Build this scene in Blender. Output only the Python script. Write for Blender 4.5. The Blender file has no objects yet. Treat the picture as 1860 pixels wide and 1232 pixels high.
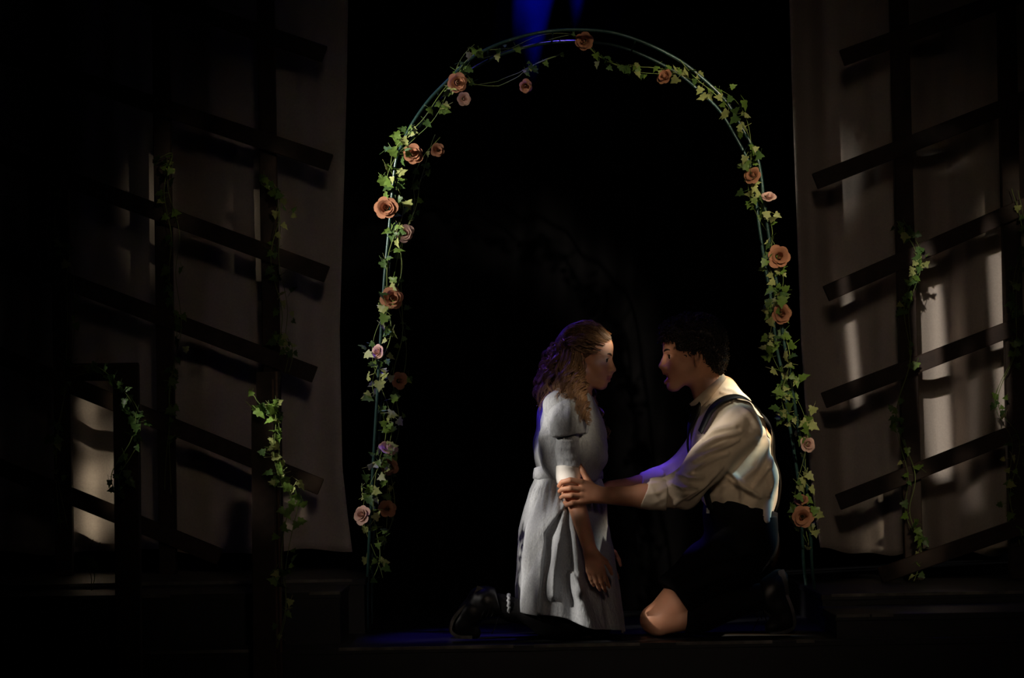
import bpy, bmesh, math, random
import numpy as np
from mathutils import Vector, Matrix

random.seed(7)
rng = np.random.default_rng(11)
SC = bpy.context.scene
COL = SC.collection
PI = math.pi

# ------------------------------------------------------------------ camera
FPX, DCAM, HCAM = 4670.0, 10.0, 0.72          # focal length in px, distance, height over the platform
CX, CY = 930.0, 812.0                         # principal point (lens shift)
ROLL = math.radians(1.0)
RIGHT = np.array([math.cos(ROLL), 0, -math.sin(ROLL)])
UP = np.array([math.sin(ROLL), 0, math.cos(ROLL)])
CAMPOS = np.array([0.0, -DCAM, HCAM])
cam_d = bpy.data.cameras.new('camera')
cam = bpy.data.objects.new('camera', cam_d)
COL.objects.link(cam)
cam_d.sensor_fit = 'HORIZONTAL'
cam_d.sensor_width = 36.0
cam_d.lens = 36.0 * FPX / 1860.0
cam_d.shift_y = (CY - 616.0) / 1860.0
cam_d.clip_start = 0.1
cam_d.clip_end = 100
M3 = Matrix(((RIGHT[0], UP[0], 0), (0, 0, -1), (RIGHT[2], UP[2], 0)))
cam.matrix_world = Matrix.Translation(Vector(CAMPOS)) @ M3.to_4x4()
SC.camera = cam


def P(px, py, Y=0.0):
    """world point that stands at depth Y and shows at pixel (px, py)"""
    d = DCAM + Y
    return CAMPOS + np.array([0, d, 0]) + RIGHT * ((px - CX) * d / FPX) + UP * ((CY - py) * d / FPX)


YP = -0.36                                    # the plane the two people kneel in


def W(px, py, dy=0.0):
    return P(px, py, YP + dy)


# ------------------------------------------------------------------ world, exposure
wd = bpy.data.worlds.new('dark_theatre')
SC.world = wd
wd.use_nodes = True
wd.node_tree.nodes['Background'].inputs[0].default_value = (0.0, 0.0, 0.0, 1)
wd.node_tree.nodes['Background'].inputs[1].default_value = 0.0
SC.view_settings.view_transform = 'Standard'
SC.view_settings.look = 'None'
SC.view_settings.exposure = 0.0
SC.view_settings.gamma = 1.0
SC.view_settings.use_curve_mapping = False


# ------------------------------------------------------------------ stage lamps
def spot(name, loc, target, energy, color, deg, blend=0.3, radius=0.06, patches=None, base=0.0, breakup=None, fringe=0.0, squareness=2.0):
    """A theatre profile lamp. patches = openings of its gobo plate: (aim point, half width, half height, turn, softness, gain)."""
    ld = bpy.data.lights.new(name, 'SPOT')
    lo = bpy.data.objects.new(name, ld)
    COL.objects.link(lo)
    ld.energy = energy
    ld.color = color
    ld.spot_size = math.radians(deg)
    ld.spot_blend = blend
    ld.shadow_soft_size = radius
    loc = Vector(loc)
    target = Vector(target)
    q = (target - loc).to_track_quat('-Z', 'Y')
    lo.location = loc
    lo.rotation_mode = 'QUATERNION'
    lo.rotation_quaternion = q
    if patches is None:
        return lo
    ld.use_nodes = True
    nt = ld.node_tree
    N, L = nt.nodes, nt.links
    em = N['Emission']
    tc = N.new('ShaderNodeTexCoord')
    sp = N.new('ShaderNodeSeparateXYZ')
    L.new(tc.outputs['Normal'], sp.inputs[0])

    def math_node(op, a, b=None, c=None, clamp=False):
        n = N.new('ShaderNodeMath')
        n.operation = op
        n.use_clamp = clamp
        for i, v in enumerate((a, b, c)):
            if v is None:
                continue
            if isinstance(v, (int, float)):
                n.inputs[i].default_value = v
            else:
                L.new(v, n.inputs[i])
        return n.outputs[0]
    u = math_node('DIVIDE', sp.outputs[0], sp.outputs[2])
    v = math_node('DIVIDE', sp.outputs[1], sp.outputs[2])
    inv = q.to_matrix().inverted()
    chans = []
    for ch, fr in enumerate((-fringe, 0.0, fringe) if fringe else (0.0,)):
        total = base
        for (aim, hu, hv, turn, soft, gain) in patches:
            l = inv @ (Vector(aim) - loc)
            cu, cv, dist = l.x / l.z, l.y / l.z, abs(l.z)
            a, b = hu / dist, hv / dist
            t = math.radians(turn)
            du = math_node('SUBTRACT', u, cu + fr / dist)
            dv = math_node('SUBTRACT', v, cv + fr * 0.4 / dist)
            # turn is counter-clockwise as seen from the lamp (u runs opposite to x)
            ru = math_node('MULTIPLY_ADD', du, math.cos(t) / a, math_node('MULTIPLY', dv, math.sin(t) / a))
            rv = math_node('MULTIPLY_ADD', dv, math.cos(t) / b, math_node('MULTIPLY', du, -math.sin(t) / b))
            r = math_node('POWER', math_node('ADD', math_node('POWER', math_node('ABSOLUTE', ru), squareness), math_node('POWER', math_node('ABSOLUTE', rv), squareness)), 1 / squareness)
            mr = N.new('ShaderNodeMapRange')
            mr.interpolation_type = 'SMOOTHSTEP'
            mr.inputs['From Min'].default_value = 1.0 + soft
            mr.inputs['From Max'].default_value = max(0.0, 1.0 - soft)
            mr.inputs['To Min'].default_value = 0.0
            mr.inputs['To Max'].default_value = gain
            L.new(r, mr.inputs['Value'])
            total = math_node('ADD', mr.outputs[0], total)
        chans.append(total)
    cc = N.new('ShaderNodeCombineColor')
    for i in range(3):
        s = chans[i] if len(chans) == 3 else chans[0]
        L.new(s, cc.inputs[i])
    out = cc.outputs[0]
    if breakup:
        cb = N.new('ShaderNodeCombineXYZ')
        L.new(u, cb.inputs[0])
        L.new(v, cb.inputs[1])
        nz = N.new('ShaderNodeTexNoise')
        nz.inputs['Scale'].default_value = breakup[0]
        nz.inputs['Detail'].default_value = 1.5
        L.new(cb.outputs[0], nz.inputs['Vector'])
        mr = N.new('ShaderNodeMapRange')
        mr.interpolation_type = 'SMOOTHSTEP'
        mr.inputs['From Min'].default_value = breakup[1]
        mr.inputs['From Max'].default_value = breakup[2]
        mr.inputs['To Min'].default_value = breakup[3]
        L.new(nz.outputs[0], mr.inputs['Value'])
        mx = N.new('ShaderNodeVectorMath')
        mx.operation = 'SCALE'
        L.new(out, mx.inputs[0])
        L.new(mr.outputs[0], mx.inputs['Scale'])
        out = mx.outputs[0]
    L.new(out, em.inputs['Color'])
    em.inputs['Strength'].default_value = 1.0
    return lo


YC = 1.12                                     # side curtains
YA = 0.25                                     # front hoop of the arch
YT = 0.78                                     # trellises
# front-of-house lamp, warm, faint wash over the whole set
spot('wash_lamp', (0.4, -8.5, 3.0), (0.42, 1.1, 0.62), 112, (1.0, 0.78, 0.60), 31, 1.0, 0.08)
# left front profile with a breakup gobo: dress, sleeve, left leg of the arch
spot('profile_lamp_left', (-5.3, -3.4, 3.3), (0.1, 0, 0.9), 3600, (1.0, 0.93, 0.84), 60, 0.1, 0.05, patches=[
    (P(722, 350, YA), .13, .30, -14, .5, 1.1),
    (P(700, 580, YA), .11, .26, -4, .5, .42),
    (P(685, 830, YA), .12, .36, 0, .5, .22),
    (P(790, 190, YA), .15, .26, -40, .5, .36),
    (P(520, 830, YA - .9), .07, .34, 0, .4, .40),
    (W(1000, 752, -.15), .090, .080, 0, .4, .95),        # her shoulder and sleeve
    (W(1016, 840, -.22), .028, .09, 0, .5, .60),       # sleeve, cuff
    (W(958, 965, -.10), .065, .32, 4, .35, 1.0),       # back of the skirt
    (W(1004, 985, -.22), .048, .16, 0, .35, .66),      # pleats
    (W(1050, 1102, -.26), .045, .10, -14, .3, .75),   # pinched flap
    (W(1030, 885, -.25), .030, .055, 0, .3, .95),       # hand
    (W(1085, 800, -.1), .03, .10, 12, .5, .08),
    (W(822, 1118, -.1), .03, .08, 0, .5, .16),
    (W(1192, 888, -.27), .035, .045, 0, .4, .40),        # rolled sleeve
    (W(1300, 790, -.22), .030, .13, -38, .4, .70),
], breakup=(75.0, 0.30, 0.60, 0.45))
# lamp near the centre: bright openings on the side curtains
spot('profile_lamp_centre', (-0.2, -8.2, 3.3), (0.2, 1, 1.0), 1900, (1.0, 0.90, 0.80), 40, 0.1, 0.018, patches=[
    (P(1696, 672, YC), .052, .43, 0, .10, 1.05),        # right curtain
    (P(1548, 630, YC), .020, .24, 3, .35, .60),
    (P(1820, 620, YC), .035, .40, 0, .15, .65),
    (P(1768, 745, YC), .026, .16, -4, .4, .12),
    (P(1712, 288, YC), .09, .035, 0, .5, .05),
    (P(1765, 895, YC), .045, .07, 0, .5, .14),
    (W(1208, 636, -.07), .018, .022, 0, .4, .60),      # foreheads
    (W(1105, 621, -.05), .022, .028, 0, .4, .75),
    (W(1195, 1095, -.15), .058, .10, 32, .4, .40),     # his knee
], squareness=5.0)
# right front profile: right leg of the arch, his shirt, faces
spot('profile_lamp_right', (2.4, -7.6, 3.9), (0.3, 0, 1.2), 2600, (1.0, 0.84, 0.62), 46, 0.1, 0.05, patches=[
    (P(1415, 470, YA), .11, .42, 10, .5, .75),
    (P(1445, 740, YA), .12, .24, 8, .5, .50),
    (P(1460, 930, YA), .09, .18, 0, .5, .28),
    (P(1330, 200, YA), .13, .40, 36, .5, .62),
    (P(1170, 110, YA), .34, .09, -20, .5, .34),
    (P(900, 110, YA), .12, .30, -60, .5, .16),
    (P(1655, 960, YT), .09, .26, 0, .4, .30),
    (P(1845, 360, YT), .06, .10, 0, .5, .30),
    (P(568, 876, YT - .05), .035, .022, -20, .4, .8),
    (P(174, 905, YC), .070, .17, 0, .45, .95),         # left curtain
    (P(172, 790, YC), .05, .06, 20, .35, .75),
    (P(162, 742, YC), .03, .03, 0, .4, .8),
    (P(315, 340, YT), .08, .22, 0, .5, .12),
    (P(505, 380, YT), .07, .22, 0, .5, .14),
    (W(1345, 845, -.15), .20, .22, 10, .4, .065),
    (W(1250, 650, -.05), .14, .12, 0, .4, .03),
    (W(1075, 652, -.05), .12, .12, 0, .4, .045),
    (W(1209, 634, -.05), .020, .022, 0, .4, .55),
    (W(1108, 622, -.05), .028, .026, 0, .4, .85),
    (W(1062, 735, -.2), .035, .13, 0, .5, .55),
], breakup=(55.0, 0.30, 0.62, 0.35))
# high side lamp from the right: his back and collar
spot('side_lamp', (3.3, -0.9, 3.9), W(1360, 830), 1700, (1.0, 0.84, 0.64), 36, 0.2, 0.03, patches=[
    (W(1395, 860, -.05), .07, .36, 0, .3, .9),
    (W(1335, 720, -.08), .14, .06, 0, .4, .40),
    (W(1372, 790, -.15), .07, .04, 30, .3, .9),
    (W(1113, 614, -.03), .028, .026, 0, .4, .85),
], fringe=0.009)
# deep blue back lamps
spot('blue_back_lamp', (-1.5, 0.9, 4.6), (0.45, -0.36, 0.6), 900, (0.10, 0.05, 1.0), 30, 0.3, 0.05, patches=[
    (W(998, 690, 0), .07, .11, 0, .5, 2.0),
    (W(1050, 588, 0), .06, .05, 0, .5, .7),
    (W(1252, 785, 0), .05, .10, 0, .5, 1.6),
    (W(1195, 858, .05), .09, .045, -8, .5, 1.3),
    (W(1360, 735, 0), .08, .08, 0, .5, .5),
    (P(760, 1150, -.1), .32, .30, 0, .5, .55),
    (P(1300, 1155, -.2), .40, .30, 0, .5, .14),
], base=.05)
spot('blue_crown_lamp', (0.25, 1.35, 4.6), P(985, 100, YA + .3), 420, (0.14, 0.09, 1.0), 8, 0.4, 0.03, patches=[
    (P(1005, 70, YA + .3), .12, .04, 0, .5, 1.0),
    (P(950, 140, YA + .3), .07, .06, 0, .5, 1.0),
])
spot('blue_curtain_lamp', (0.27, 2.15, 4.5), (0.24, 2.75, 3.2), 6500, (0.004, 0.010, 1.0), 12.5, 0.35, 0.03)


# ------------------------------------------------------------------ materials
def mat(name, color, rough=0.6, spec=0.4, metal=0.0, noise=None, bump=None, sss=0.0, trans=0.0, wave=None, sheen=0.0, stretch=None):
    m = bpy.data.materials.new(name)
    m.use_nodes = True
    N, L = m.node_tree.nodes, m.node_tree.links
    b = N['Principled BSDF']
    b.inputs['Base Color'].default_value = (*color, 1)
    b.inputs['Roughness'].default_value = rough
    b.inputs['Specular IOR Level'].default_value = spec
    b.inputs['Metallic'].default_value = metal
    b.inputs['Sheen Weight'].default_value = sheen
    if sss:
        b.inputs['Subsurface Weight'].default_value = sss
        b.inputs['Subsurface Radius'].default_value = (0.012, 0.005, 0.003)
        b.inputs['Subsurface Scale'].default_value = 0.6
    tc = N.new('ShaderNodeTexCoord')
    vec = tc.outputs['Object']
    if stretch:
        mp = N.new('ShaderNodeMapping')
        mp.inputs['Scale'].default_value = stretch
        L.new(vec, mp.inputs[0])
        vec = mp.outputs[0]
    if noise:
        nz = N.new('ShaderNodeTexNoise')
        nz.inputs['Scale'].default_value = noise[0]
        nz.inputs['Detail'].default_value = 4
        L.new(vec, nz.inputs['Vector'])
        rp = N.new('ShaderNodeValToRGB')
        rp.color_ramp.elements[0].position = 0.3
        rp.color_ramp.elements[1].position = 0.7
        rp.color_ramp.elements[0].color = (*noise[1], 1)
        rp.color_ramp.elements[1].color = (*color, 1)
        L.new(nz.outputs[0], rp.inputs[0])
        L.new(rp.outputs[0], b.inputs['Base Color'])
    if bump:
        nz2 = N.new('ShaderNodeTexNoise')
        nz2.inputs['Scale'].default_value = bump[0]
        nz2.inputs['Detail'].default_value = 3
        L.new(vec, nz2.inputs['Vector'])
        bp = N.new('ShaderNodeBump')
        bp.inputs['Strength'].default_value = bump[1]
        bp.inputs['Distance'].default_value = bump[2]
        L.new(nz2.outputs[0], bp.inputs['Height'])
        L.new(bp.outputs[0], b.inputs['Normal'])
    if trans:
        tr = N.new('ShaderNodeBsdfTranslucent')
        tr.inputs[0].default_value = (*color, 1)
        mx = N.new('ShaderNodeMixShader')
        mx.inputs[0].default_value = trans
        out = N['Material Output']
        L.new(b.outputs[0], mx.inputs[1])
        L.new(tr.outputs[0], mx.inputs[2])
        L.new(mx.outputs[0], out.inputs[0])
    return m


MT = dict(
    skin_w=mat('fair skin', (0.62, 0.32, 0.195), .5, .35, sss=.12, noise=(9, (0.56, 0.25, 0.145)), bump=(140, .05, .001)),
    skin_m=mat('tanned skin', (0.60, 0.295, 0.175), .5, .35, sss=.12, noise=(9, (0.52, 0.225, 0.125)), bump=(140, .05, .001)),
    lips=mat('lips', (0.46, 0.16, 0.13), .4, .4),
    mouth=mat('open mouth', (0.06, 0.012, 0.01), .6, .2),
    teeth=mat('teeth', (0.7, 0.66, 0.58), .3, .5),
    eye=mat('eye white', (0.6, 0.56, 0.52), .2, .5),
    iris=mat('brown iris', (0.03, 0.015, 0.008), .15, .6),
    brow_w=mat('brown eyebrow', (0.06, 0.03, 0.015), .7, .2),
    hair_w=mat('light brown hair', (0.36, 0.20, 0.095), .40, .5, noise=(30, (0.18, 0.09, 0.042))),
    hair_w2=mat('brown hair underlayer', (0.12, 0.055, 0.022), .5, .4, noise=(60, (0.06, 0.026, 0.011)), bump=(130, .8, .006)),
    hair_m=mat('black brown curls', (0.030, 0.019, 0.013), .50, .35, noise=(40, (0.014, 0.009, 0.006)), bump=(160, .6, .004)),
    dress=mat('grey blue chambray', (0.40, 0.41, 0.42), .85, .15, noise=(260, (0.30, 0.31, 0.33)), bump=(48, .75, .014), sheen=.1, stretch=(1, 1, .45)),
    cuff=mat('white cuff cotton', (0.84, 0.80, 0.74), .8, .2, bump=(60, .3, .004)),
    shirt=mat('cream shirt cotton', (0.80, 0.655, 0.48), .75, .2, noise=(6, (0.74, 0.595, 0.43)), bump=(26, .28, .010), sheen=.1),
    black=mat('black cloth', (0.007, 0.006, 0.007), .8, .12, noise=(20, (0.004, 0.004, 0.004)), bump=(40, .4, .004)),
    strap=mat('black elastic', (0.008, 0.008, 0.008), .55, .3),
    leather=mat('black leather', (0.012, 0.011, 0.012), .38, .45, bump=(50, .2, .002)),
    sole=mat('scuffed rubber sole', (0.16, 0.145, 0.13), .8, .2, noise=(40, (0.07, 0.062, 0.055)), bump=(60, .3, .002)),
    clip=mat('gold hair clip', (0.9, 0.62, 0.25), .2, .5, metal=1.0),
    steel=mat('steel clip', (0.5, 0.5, 0.5), .3, .5, metal=1.0),
    wood=mat('dark stained wood', (0.045, 0.026, 0.017), .65, .3, noise=(14, (0.020, 0.012, 0.008)), bump=(30, .4, .003), stretch=(1.5, 1.5, 1.5)),
    wood2=mat('worn rim-lit wood', (0.16, 0.095, 0.060), .65, .3, noise=(18, (0.075, 0.042, 0.028)), bump=(34, .4, .003)),  # worn post edges, with their rim light put into the paler colour
    paint=mat('black stage paint', (0.018, 0.018, 0.020), .42, .4, noise=(5, (0.008, 0.008, 0.009)), bump=(9, .15, .01)),
    edge=mat('scuffed platform edge', (0.26, 0.24, 0.20), .5, .4, noise=(9, (0.012, 0.012, 0.012))),
    velvet=mat('black drape', (0.006, 0.006, 0.007), .95, .03, noise=(6, (0.004, 0.004, 0.005))),
    muslin=mat('unbleached muslin', (0.60, 0.53, 0.46), .9, .1, noise=(120, (0.53, 0.46, 0.40)), bump=(180, .15, .002)),
    tube=mat('dark green coated tube', (0.020, 0.055, 0.045), .25, .6),
    leaf=mat('ivy green', (0.20, 0.31, 0.055), .45, .4, noise=(45, (0.09, 0.18, 0.03)), trans=.18),
    leaf2=mat('yellow green ivy', (0.55, 0.56, 0.22), .45, .4, noise=(45, (0.26, 0.34, 0.09)), trans=.18),
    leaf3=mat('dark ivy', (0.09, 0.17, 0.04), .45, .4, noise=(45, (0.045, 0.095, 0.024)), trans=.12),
    stem=mat('vine stem', (0.17, 0.23, 0.06), .6, .3),
    rose=mat('peach rose fabric', (0.50, 0.235, 0.13), .75, .2, noise=(25, (0.38, 0.165, 0.09)), trans=.12),
    rose2=mat('pale pink rose fabric', (0.78, 0.52, 0.44), .75, .2, noise=(25, (0.68, 0.42, 0.34)), trans=.12),
)


# ------------------------------------------------------------------ object helpers
def tag(o, label=None, cat=None, group=None, kind=None):
    if label:
        o['label'] = label
    if cat:
        o['category'] = cat
    if group:
        o['group'] = group
    if kind:
        o['kind'] = kind
    return o


def empty(name, loc, label, cat, group=None):
    o = bpy.data.objects.new(name, None)
    COL.objects.link(o)
    o.location = Vector(loc)
    o.empty_display_size = 0.05
    return tag(o, label, cat, group)


WORLD = {}


def parent_world(o):
    if o.name in WORLD:
        return WORLD[o.name]
    return Matrix.LocRotScale(o.location, o.rotation_euler, o.scale)


def link(name, me, parent=None, matrix=None):
    """object at a world matrix, under its parent"""
    o = bpy.data.objects.new(name, me)
    COL.objects.link(o)
    mw = matrix if matrix is not None else Matrix.Identity(4)
    WORLD[o.name] = mw.copy()
    if parent is not None:
        o.parent = parent
        o.matrix_local = parent_world(parent).inverted() @ mw
    else:
        o.matrix_local = mw
    return o


def mesh_np(name, V, F, material, smooth=True):
    """V (n,3) array, F list/array of quads or tris, mesh in world coordinates"""
    me = bpy.data.meshes.new(name)
    if isinstance(F, np.ndarray):
        k = F.shape[1]
        me.vertices.add(len(V))
        me.vertices.foreach_set('co', np.asarray(V, np.float32).ravel())
        me.loops.add(F.size)
        me.loops.foreach_set('vertex_index', F.astype(np.int32).ravel())
        me.polygons.add(len(F))
        me.polygons.foreach_set('loop_start', np.arange(0, F.size, k, dtype=np.int32))
        me.update(calc_edges=True)
        me.validate()
    else:
        me.from_pydata([tuple(map(float, v)) for v in V], [], F)
        me.update()
    for m in (material if isinstance(material, (list, tuple)) else [material]):
        me.materials.append(m)
    if smooth:
        me.polygons.foreach_set('use_smooth', np.ones(len(me.polygons), dtype=bool))
    return me


def base_origin(V):
    V = np.asarray(V)
    return np.array([(V[:, 0].min() + V[:, 0].max()) / 2, (V[:, 1].min() + V[:, 1].max()) / 2, V[:, 2].min()])


def put(name, V, F, material, parent=None, smooth=True):
    """mesh object whose vertices are world coordinates; origin moved to its base"""
    V = np.asarray(V, float)
    c = base_origin(V)
    me = mesh_np(name, V - c, F, material, smooth)
    return link(name, me, parent, Matrix.Translation(Vector(c)))


class MB:
    def __init__(s):
        s.V, s.F, s.n = [], [], 0

    def add(s, V, F):
        V = np.asarray(V, float)
        s.F += [tuple(i + s.n for i in f) for f in F]
        s.V.append(V)
        s.n += len(V)

    def box(s, lo, hi, M=None):
        lo, hi = np.asarray(lo, float), np.asarray(hi, float)
        V = np.array([[(lo, hi)[i][0], (lo, hi)[j][1], (lo, hi)[k][2]] for i in (0, 1) for j in (0, 1) for k in (0, 1)])
        if M is not None:
            V = V @ M[0].T + M[1]
        s.add(V, [(0, 1, 3, 2), (4, 6, 7, 5), (0, 4, 5, 1), (2, 3, 7, 6), (0, 2, 6, 4), (1, 5, 7, 3)])

    def tube(s, pts, r, sides=8, cap=True):
        V, F = tube(pts, r, sides, cap)
        s.add(V, F)

    def build(s, name, material, parent=None, smooth=True):
        return put(name, np.concatenate(s.V), s.F, material, parent, smooth)


def frames(pts):
    pts = np.asarray(pts, float)
    t = np.gradient(pts, axis=0)
    t /= np.linalg.norm(t, axis=1, keepdims=True) + 1e-12
    ref = np.array([0.13, -1.0, 0.21])
    n = ref - t * (t @ ref)[:, None]
    n /= np.linalg.norm(n, axis=1, keepdims=True) + 1e-9
    return t, n, np.cross(t, n)


def tube(pts, r, sides=8, cap=True):
    pts = np.asarray(pts, float)
    t, n, b = frames(pts)
    r = np.broadcast_to(np.asarray(r, float), (len(pts),))
    a = np.linspace(0, 2 * PI, sides, endpoint=False)
    V = pts[:, None] + r[:, None, None] * (np.cos(a)[None, :, None] * n[:, None] + np.sin(a)[None, :, None] * b[:, None])
    V = V.reshape(-1, 3)
    F = []
    for i in range(len(pts) - 1):
        for j in range(sides):
            k = (j + 1) % sides
            F.append((i * sides + j, i * sides + k, (i + 1) * sides + k, (i + 1) * sides + j))
    if cap:
        F.append(tuple(range(sides))[::-1])
        F.append(tuple((len(pts) - 1) * sides + j for j in range(sides)))
    return V, F


def strands(C, r, sides=4):
    """C (S,N,3) strand centre lines, r (S,N) radii -> one mesh of tubes"""
    S, N, _ = C.shape
    t = np.gradient(C, axis=1)
    t /= np.linalg.norm(t, axis=2, keepdims=True) + 1e-12
    ref = np.array([0.13, -1.0, 0.21])
    n = ref - t * (t @ ref)[..., None]
    n /= np.linalg.norm(n, axis=2, keepdims=True) + 1e-9
    b = np.cross(t, n)
    a = np.linspace(0, 2 * PI, sides, endpoint=False)
    V = C[:, :, None] + r[:, :, None, None] * (np.cos(a)[None, None, :, None] * n[:, :, None] + np.sin(a)[None, None, :, None] * b[:, :, None])
    idx = np.arange(S * N * sides).reshape(S, N, sides)
    nx = np.roll(idx, -1, axis=2)
    F = np.stack([idx[:, :-1], nx[:, :-1], nx[:, 1:], idx[:, 1:]], axis=-1).reshape(-1, 4)
    return V.reshape(-1, 3), F


def smooth_path(ctrl, n):
    """Catmull-Rom through control points"""
    c = np.asarray(ctrl, float)
    c = np.vstack([2 * c[0] - c[1], c, 2 * c[-1] - c[-2]])
    m = len(c) - 3
    out = []
    for s in np.linspace(0, m - 1e-6, n):
        i = int(s)
        t = s - i
        p0, p1, p2, p3 = c[i:i + 4]
        out.append(.5 * ((2 * p1) + (-p0 + p2) * t + (2 * p0 - 5 * p1 + 4 * p2 - p3) * t * t + (-p0 + 3 * p1 - 3 * p2 + p3) * t ** 3))
    return np.array(out)


def resample(pts, step):
    pts = np.asarray(pts, float)
    s = np.r_[0, np.cumsum(np.linalg.norm(np.diff(pts, axis=0), axis=1))]
    q = np.arange(0, s[-1], step)
    return np.stack([np.interp(q, s, pts[:, i]) for i in range(3)], 1)


def grid_faces(nu, nv, wrap=False):
    F = []
    for i in range(nu if wrap else nu - 1):
        k = (i + 1) % nu
        for j in range(nv - 1):
            F.append((i * nv + j, k * nv + j, k * nv + j + 1, i * nv + j + 1))
    return F


# ------------------------------------------------------------------ implicit surfaces (for bodies and clothes)
class Field:
    def __init__(s):
        s.p = []

    def cone(s, a, b, r1, r2=None, k=.02, op='u'):
        a, b = np.asarray(a, float), np.asarray(b, float)
        r2 = r1 if r2 is None else r2
        m = max(r1, r2)
        s.p.append(('c', (a, b, r1, r2), np.minimum(a, b) - m, np.maximum(a, b) + m, k, op))
        return s

    def chain(s, pts, rs, k=.02, op='u'):
        for i in range(len(pts) - 1):
            s.cone(pts[i], pts[i + 1], rs[i], rs[i + 1], k, op)
        return s

    def ball(s, c, r, k=.02, op='u'):
        return s.ell(c, (r, r, r), None, k, op)

    def ell(s, c, rad, R=None, k=.02, op='u'):
        c, rad = np.asarray(c, float), np.asarray(rad, float)
        m = rad.max()
        s.p.append(('e', (c, rad, R), c - m, c + m, k, op))
        return s

    def cut(s, pt, n, k=.004):
        """keep the side the normal points away from"""
        n = np.asarray(n, float)
        s.p.append(('p', (np.asarray(pt, float), n / np.linalg.norm(n)), None, None, k, 's'))
        return s

    def __call__(s, X):
        d = np.full(len(X), 1.0, np.float32)
        xlo, xhi = X.min(0), X.max(0)
        for kind, a, lo, hi, k, op in s.p:
            if lo is not None and (np.any(lo - .05 - k > xhi) or np.any(hi + .05 + k < xlo)):
                continue
            if kind == 'p':
                e = (X - a[0]) @ a[1]
                d = smax(d, e, k)
                continue
            mg = .05 + k
            m = np.all((X > lo - mg) & (X < hi + mg), axis=1)
            if not m.any():
                continue
            Q = X[m]
            if kind == 'c':
                A, B, r1, r2 = a
                ba = B - A
                t = np.clip((Q - A) @ ba / max(ba @ ba, 1e-12), 0, 1)
                e = np.linalg.norm(Q - A - t[:, None] * ba, axis=1) - (r1 + (r2 - r1) * t)
            else:
                c, rad, R = a
                q = Q - c
                if R is not None:
                    q = q @ R
                k0 = np.linalg.norm(q / rad, axis=1)
                k1 = np.linalg.norm(q / rad ** 2, axis=1)
                e = k0 * (k0 - 1) / np.maximum(k1, 1e-9)
            if op == 'u':
                d[m] = smin(d[m], e, k)
            else:
                d[m] = smax(d[m], -e, k)
        return d

    def bounds(s):
        lo = np.min([p[2] for p in s.p if p[2] is not None and p[5] == 'u'], axis=0)
        hi = np.max([p[3] for p in s.p if p[3] is not None and p[5] == 'u'], axis=0)
        return lo - .02, hi + .02

    def grad(s, X, e=.002):
        g = np.stack([s(X + np.eye(3)[i] * e) - s(X - np.eye(3)[i] * e) for i in range(3)], 1)
        return g / (np.linalg.norm(g, axis=1, keepdims=True) + 1e-9)

    def project(s, X, off=0.0, it=6):
        X = np.array(X, float)
        for _ in range(it):
            d = s(X)
            X = X - s.grad(X) * np.clip(d - off, -.03, .03)[:, None]
        return X


def smin(a, b, k):
    h = np.clip(.5 + .5 * (b - a) / k, 0, 1)
    return b + (a - b) * h - k * h * (1 - h)


def smax(a, b, k):
    return -smin(-a, -b, k)


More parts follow.
